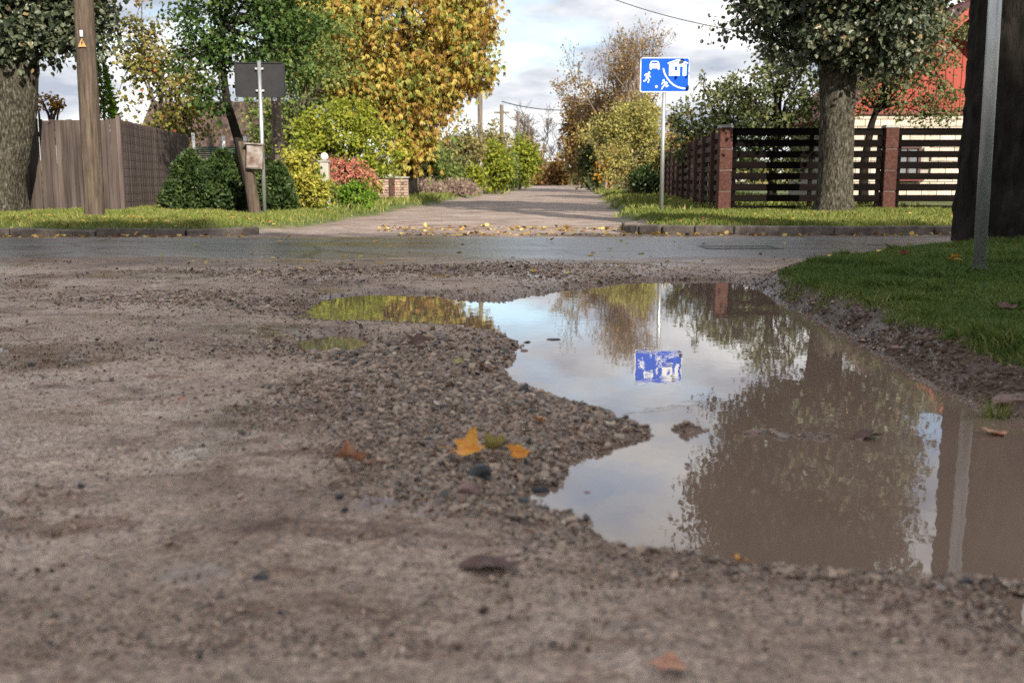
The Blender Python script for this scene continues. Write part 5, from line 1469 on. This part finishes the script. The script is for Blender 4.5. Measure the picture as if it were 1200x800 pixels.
def gravel():
    rng = np.random.default_rng(21)
    n = 360000
    # density follows distance so that near stones are not wasted far off
    y = 1.3 * (9.0 / 1.3) ** rng.uniform(0, 1, n); x = rng.uniform(-.62, .62, n) * y
    gm = gravel_mask(x, y)
    sd = np.full(n, 9.0)
    for p in POOLS: sd = np.minimum(sd, sdist(p, x, y))
    v = -sdist(VERGE, x, y)
    edge = np.exp(-np.maximum(sd, 0) / .1) * .35
    patch = .012 + .09 * smooth(.58, .75, fbm(x * 1.6, y * 1.6, 4, 99))
    pr = np.clip(gm * 1.0 * smooth(.25, .6, fbm(x * 2.2, y * 2.2, 3, 66) + (gm - .35) * .5) + edge * (x < 2.4) + patch, 0, 1) * .8
    bank = np.exp(-((v + .1) / .15) ** 2) * .12
    pr = np.maximum(pr, bank)
    pr = np.where(v > .08, 0, pr)
    for c, r, a in BARS:
        pr = np.maximum(pr, .5 * np.exp(-((x - c.x) / r) ** 2 - ((y - c.y) / .06) ** 2))
    pr = np.where((sd < -.03), np.where(pr > .1, pr * .6, .002), pr)
    k = rng.uniform(0, 1, n) < pr
    x, y, gm = x[k], y[k], gm[k]
    n = len(x)
    s = .0036 + .007 * rng.beta(1.3, 4, n) + gm * .0062 * rng.beta(1.5, 3, n)
    s = s * np.where(rng.uniform(0, 1, n) < .03 + .09 * gm, rng.uniform(1.5, 2.4, n), 1.0) * np.clip(y / 3.4, .8, 1.35)
    z = H(x, y) + s * .25
    protos = [rock_proto(100 + i, 1) for i in range(6)]
    big = (s / y > .0019)
    out = []
    ax = rng.uniform(0, 2 * PI, n); tilt = rng.normal(size=(n, 2)) * .35
    ca, sa = np.cos(ax), np.sin(ax)
    tone = np.clip(rng.beta(2.4, 2.2, n) * .95 + (rng.uniform(0, 1, n) > .97) * .25 - (rng.uniform(0, 1, n) > .95) * .5, 0, 1)
    which = rng.integers(0, 6, n)
    Vs, Fs, Ts = [], [], []; o = 0
    def emit(idx, PV, PF):
        nonlocal o
        if not len(idx): return
        m = len(idx); kv = len(PV)
        X = PV[None, :, 0] * s[idx, None]; Y = PV[None, :, 1] * s[idx, None]; Z = PV[None, :, 2] * s[idx, None]
        Z2 = Z + X * tilt[idx, 0, None] + Y * tilt[idx, 1, None]
        XX = X * ca[idx, None] - Y * sa[idx, None] + x[idx, None]; YY = X * sa[idx, None] + Y * ca[idx, None] + y[idx, None]
        Vs.append(np.stack([XX, YY, Z2 + z[idx, None]], -1).reshape(-1, 3))
        Fs.append((PF[None] + (np.arange(m) * kv)[:, None, None]).reshape(-1, 3) + o); o += m * kv
        Ts.append(np.repeat(tone[idx], kv))
    for i in range(6): emit(np.where(big & (which == i))[0], *protos[i])
    for i in range(6):
        r2 = np.random.default_rng(300 + i)
        emit(np.where(~big & (which == i))[0], OCT_V * np.array([1, .8, .6]) * (1 + r2.normal(size=(6, 1)) * .2), OCT_F)
    V = np.concatenate(Vs); F = np.concatenate(Fs)
    
    me = npmesh('gravel', V, F, M['gravel'], {'leaf_tone': np.concatenate(Ts)})
    props(link('gravel', me), 'loose wet gravel scattered round the puddle', 'gravel', kind='stuff')
gravel()
litter()
clods()
grit()

# ------------------------------------------------------------------ single stones and leaves
def stone(label, px, py, w, mat, seed, group=None, zoff=0, flat=1.0):
    c = G(px, py, .03)
    for _ in range(3):
        c = G(px, py, max(0, H1(c.x, c.y)) + .0)
    V, F = rock_proto(seed, 2)
    r = w / 2 * c.y / FPX
    z = max(H1(c.x, c.y), -.012)
    me = npmesh('stone', V * r * np.array([1, 1, flat]), F, M[mat], None, False)
    o = link('stone', me, None, (c.x, c.y, z + r * .28 * flat + zoff), (0, 0, seed * 1.3))
    return props(o, label, 'stone', group)
stone('large black stone in the gravel beside the orange leaf', 561, 560, 40, 'stone_black', 1)
stone('black stone on the waterline, upper one of the dark pair', 634, 575, 24, 'stone_black', 2)
stone('black stone on the waterline, lower one of the dark pair', 612, 587, 22, 'stone_black', 3)
stone('brown stone alone in the shallow water right of the black pair', 690, 577, 20, 'stone_brown', 4)
stone('red brown stone in the water by the gravel point', 614, 411, 12, 'stone_brown', 5)
stone('small dark stone in the water above the red brown stone', 617, 401, 12, 'stone_black', 6)
stone('flat dark stone lying in the bright reflected sky', 649, 398, 25, 'stone_black', 7, None, -.004, .5)
stone('wide flat brown slab stone on the right bank of the puddle', 1182, 482, 56, 'stone_brown', 8, None, -.012, .38)
stone('brown flat stone under the right bank grass', 1050, 417, 16, 'stone_brown', 9, None, -.004, .5)
stone('reddish stone in the gravel below the black stone', 549, 578, 34, 'stone_brown', 10)
stone('small black stone in the mud below the rust leaf', 397, 583, 16, 'stone_black', 11)
stone('dark stone in the blurred foreground mud', 302, 676, 30, 'stone_black', 12, None, -.006, .6)
stone('small black pebble near the bottom left mud patch', 404, 598, 12, 'stone_black', 13)
stone('pale pebble on the near rim of the puddle', 1102, 690, 16, 'stone', 14)
stone('brown clod stone on the gravel bar in the water', 880, 507, 26, 'stone_brown', 15, None, -.004, .7)
stone('grey brown stone on the gravel bar right of the clod', 915, 512, 22, 'stone', 16, None, -.004, .6)

def leaf_obj(label, px, py, w, mat, seed, curl=.25, tilt=.3, z=.012, name='fallen_leaf', lobes=5):
    c = G(px, py, .03)
    for _ in range(3): c = G(px, py, max(0, H1(c.x, c.y)))
    r = w / 2 * c.y / FPX
    rnd = random.Random(seed)
    n = lobes * 4
    ring = []
    for k in range(n):
        a = 2 * PI * k / n
        m = k % 4
        rr = (1.0 if m == 0 else .8 if m in (1, 3) else .62) * rnd.uniform(.8, 1.15)
        if abs(a - PI) < .5: rr *= .7
        ring.append((rr * math.cos(a), rr * .8 * math.sin(a)))
    bm = bmesh.new()
    def zc(x, y): return curl * 1.5 * (y * y * 1.1 + .4 * x * x) + .12 * math.sin(4 * x + seed) + .1 * math.cos(5 * y + seed)
    vc = bm.verts.new((0, 0, zc(0, 0)))
    v1 = [bm.verts.new((x * .5, y * .5, zc(x * .5, y * .5))) for x, y in ring]
    v2 = [bm.verts.new((x, y, zc(x, y))) for x, y in ring]
    for k in range(n):
        j = (k + 1) % n
        bm.faces.new((vc, v1[k], v1[j])); bm.faces.new((v1[k], v2[k], v2[j], v1[j]))
    for v in bm.verts: v.co *= r
    me = bpy.data.meshes.new(name); bm.to_mesh(me); bm.free()
    me.materials.append(M[mat])
    me.polygons.foreach_set('use_smooth', [True] * len(me.polygons))
    t = thing(name, label, 'leaf', (c.x, c.y, max(H1(c.x, c.y), 0) + z))
    t.rotation_euler = (tilt, rnd.uniform(-.15, .15), rnd.uniform(-.5, .5) + PI * (seed % 2))
    link('blade', me, t)
    MB().tube([(-.55 * r, 0, zc(-.5, 0) * r), (-1.0 * r, .1 * r, .1 * r), (-1.45 * r, .05 * r, .12 * r)], .01 * r + .0004, 4).build('stalk', M[mat], t)
    return t
leaf_obj('curled rusty pink leaf on the gravel at left of centre', 412, 554, 60, 'leaf_rust', 1, .5, .75, .03)
leaf_obj('bright orange leaf behind the large black stone', 548, 541, 56, 'leaf_orange', 2, .45, .55, .03)
leaf_obj('olive yellow leaf leaning right of the bright orange leaf', 580, 538, 46, 'leaf_olive', 3, .3, .85, .035)
leaf_obj('orange brown leaf near the waterline', 607, 541, 34, 'leaf_orange', 4, .5, .6, .02)
leaf_obj('small orange leaf on top of the gravel ridge', 632, 497, 18, 'leaf_orange', 5, .2, .5, .015)
leaf_obj('dark brown curled leaf on the gravel point', 488, 410, 34, 'leaf_brown', 6, .5, .5, .03)
leaf_obj('pale rust leaf beside the gravel point', 570, 436, 30, 'leaf_rust', 7, .25, .4, .015)
leaf_obj('yellow green leaf on the gravel point', 537, 430, 16, 'leaf_olive', 8, .3, .5, .02)
leaf_obj('dark leaf with a yellow edge floating in the middle of the puddle', 1015, 513, 44, 'leaf_brown', 9, .15, .06, .006)
leaf_obj('orange leaf afloat at the right edge of the puddle', 1165, 509, 36, 'leaf_rust', 10, .1, .03, .006)
leaf_obj('brown leaf lying on the near rim of the puddle', 866, 660, 26, 'leaf_orange', 11, .2, .3, .012)
leaf_obj('small rusty leaf on the open mud at left', 214, 472, 14, 'leaf_rust', 12, .3, .5, .012)
leaf_obj('dull rusty leaf in the blurred foreground', 575, 664, 90, 'leaf_brown', 13, .1, .12, .01)
leaf_obj('pale rust leaf at the bottom of the picture', 785, 788, 60, 'leaf_rust', 14, .15, .1, .012)
leaf_obj('yellow leaf beside the steel post foot', 1116, 310, 16, 'leaf_orange', 15, .3, .5, .05)
leaf_obj('brown leaf on the shaded grass at right', 1178, 376, 28, 'leaf_brown', 16, .2, .3, .06)
leaf_obj('orange leaf on the shaded grass left of the steel post', 1060, 304, 16, 'leaf_rust', 17, .2, .5, .05)
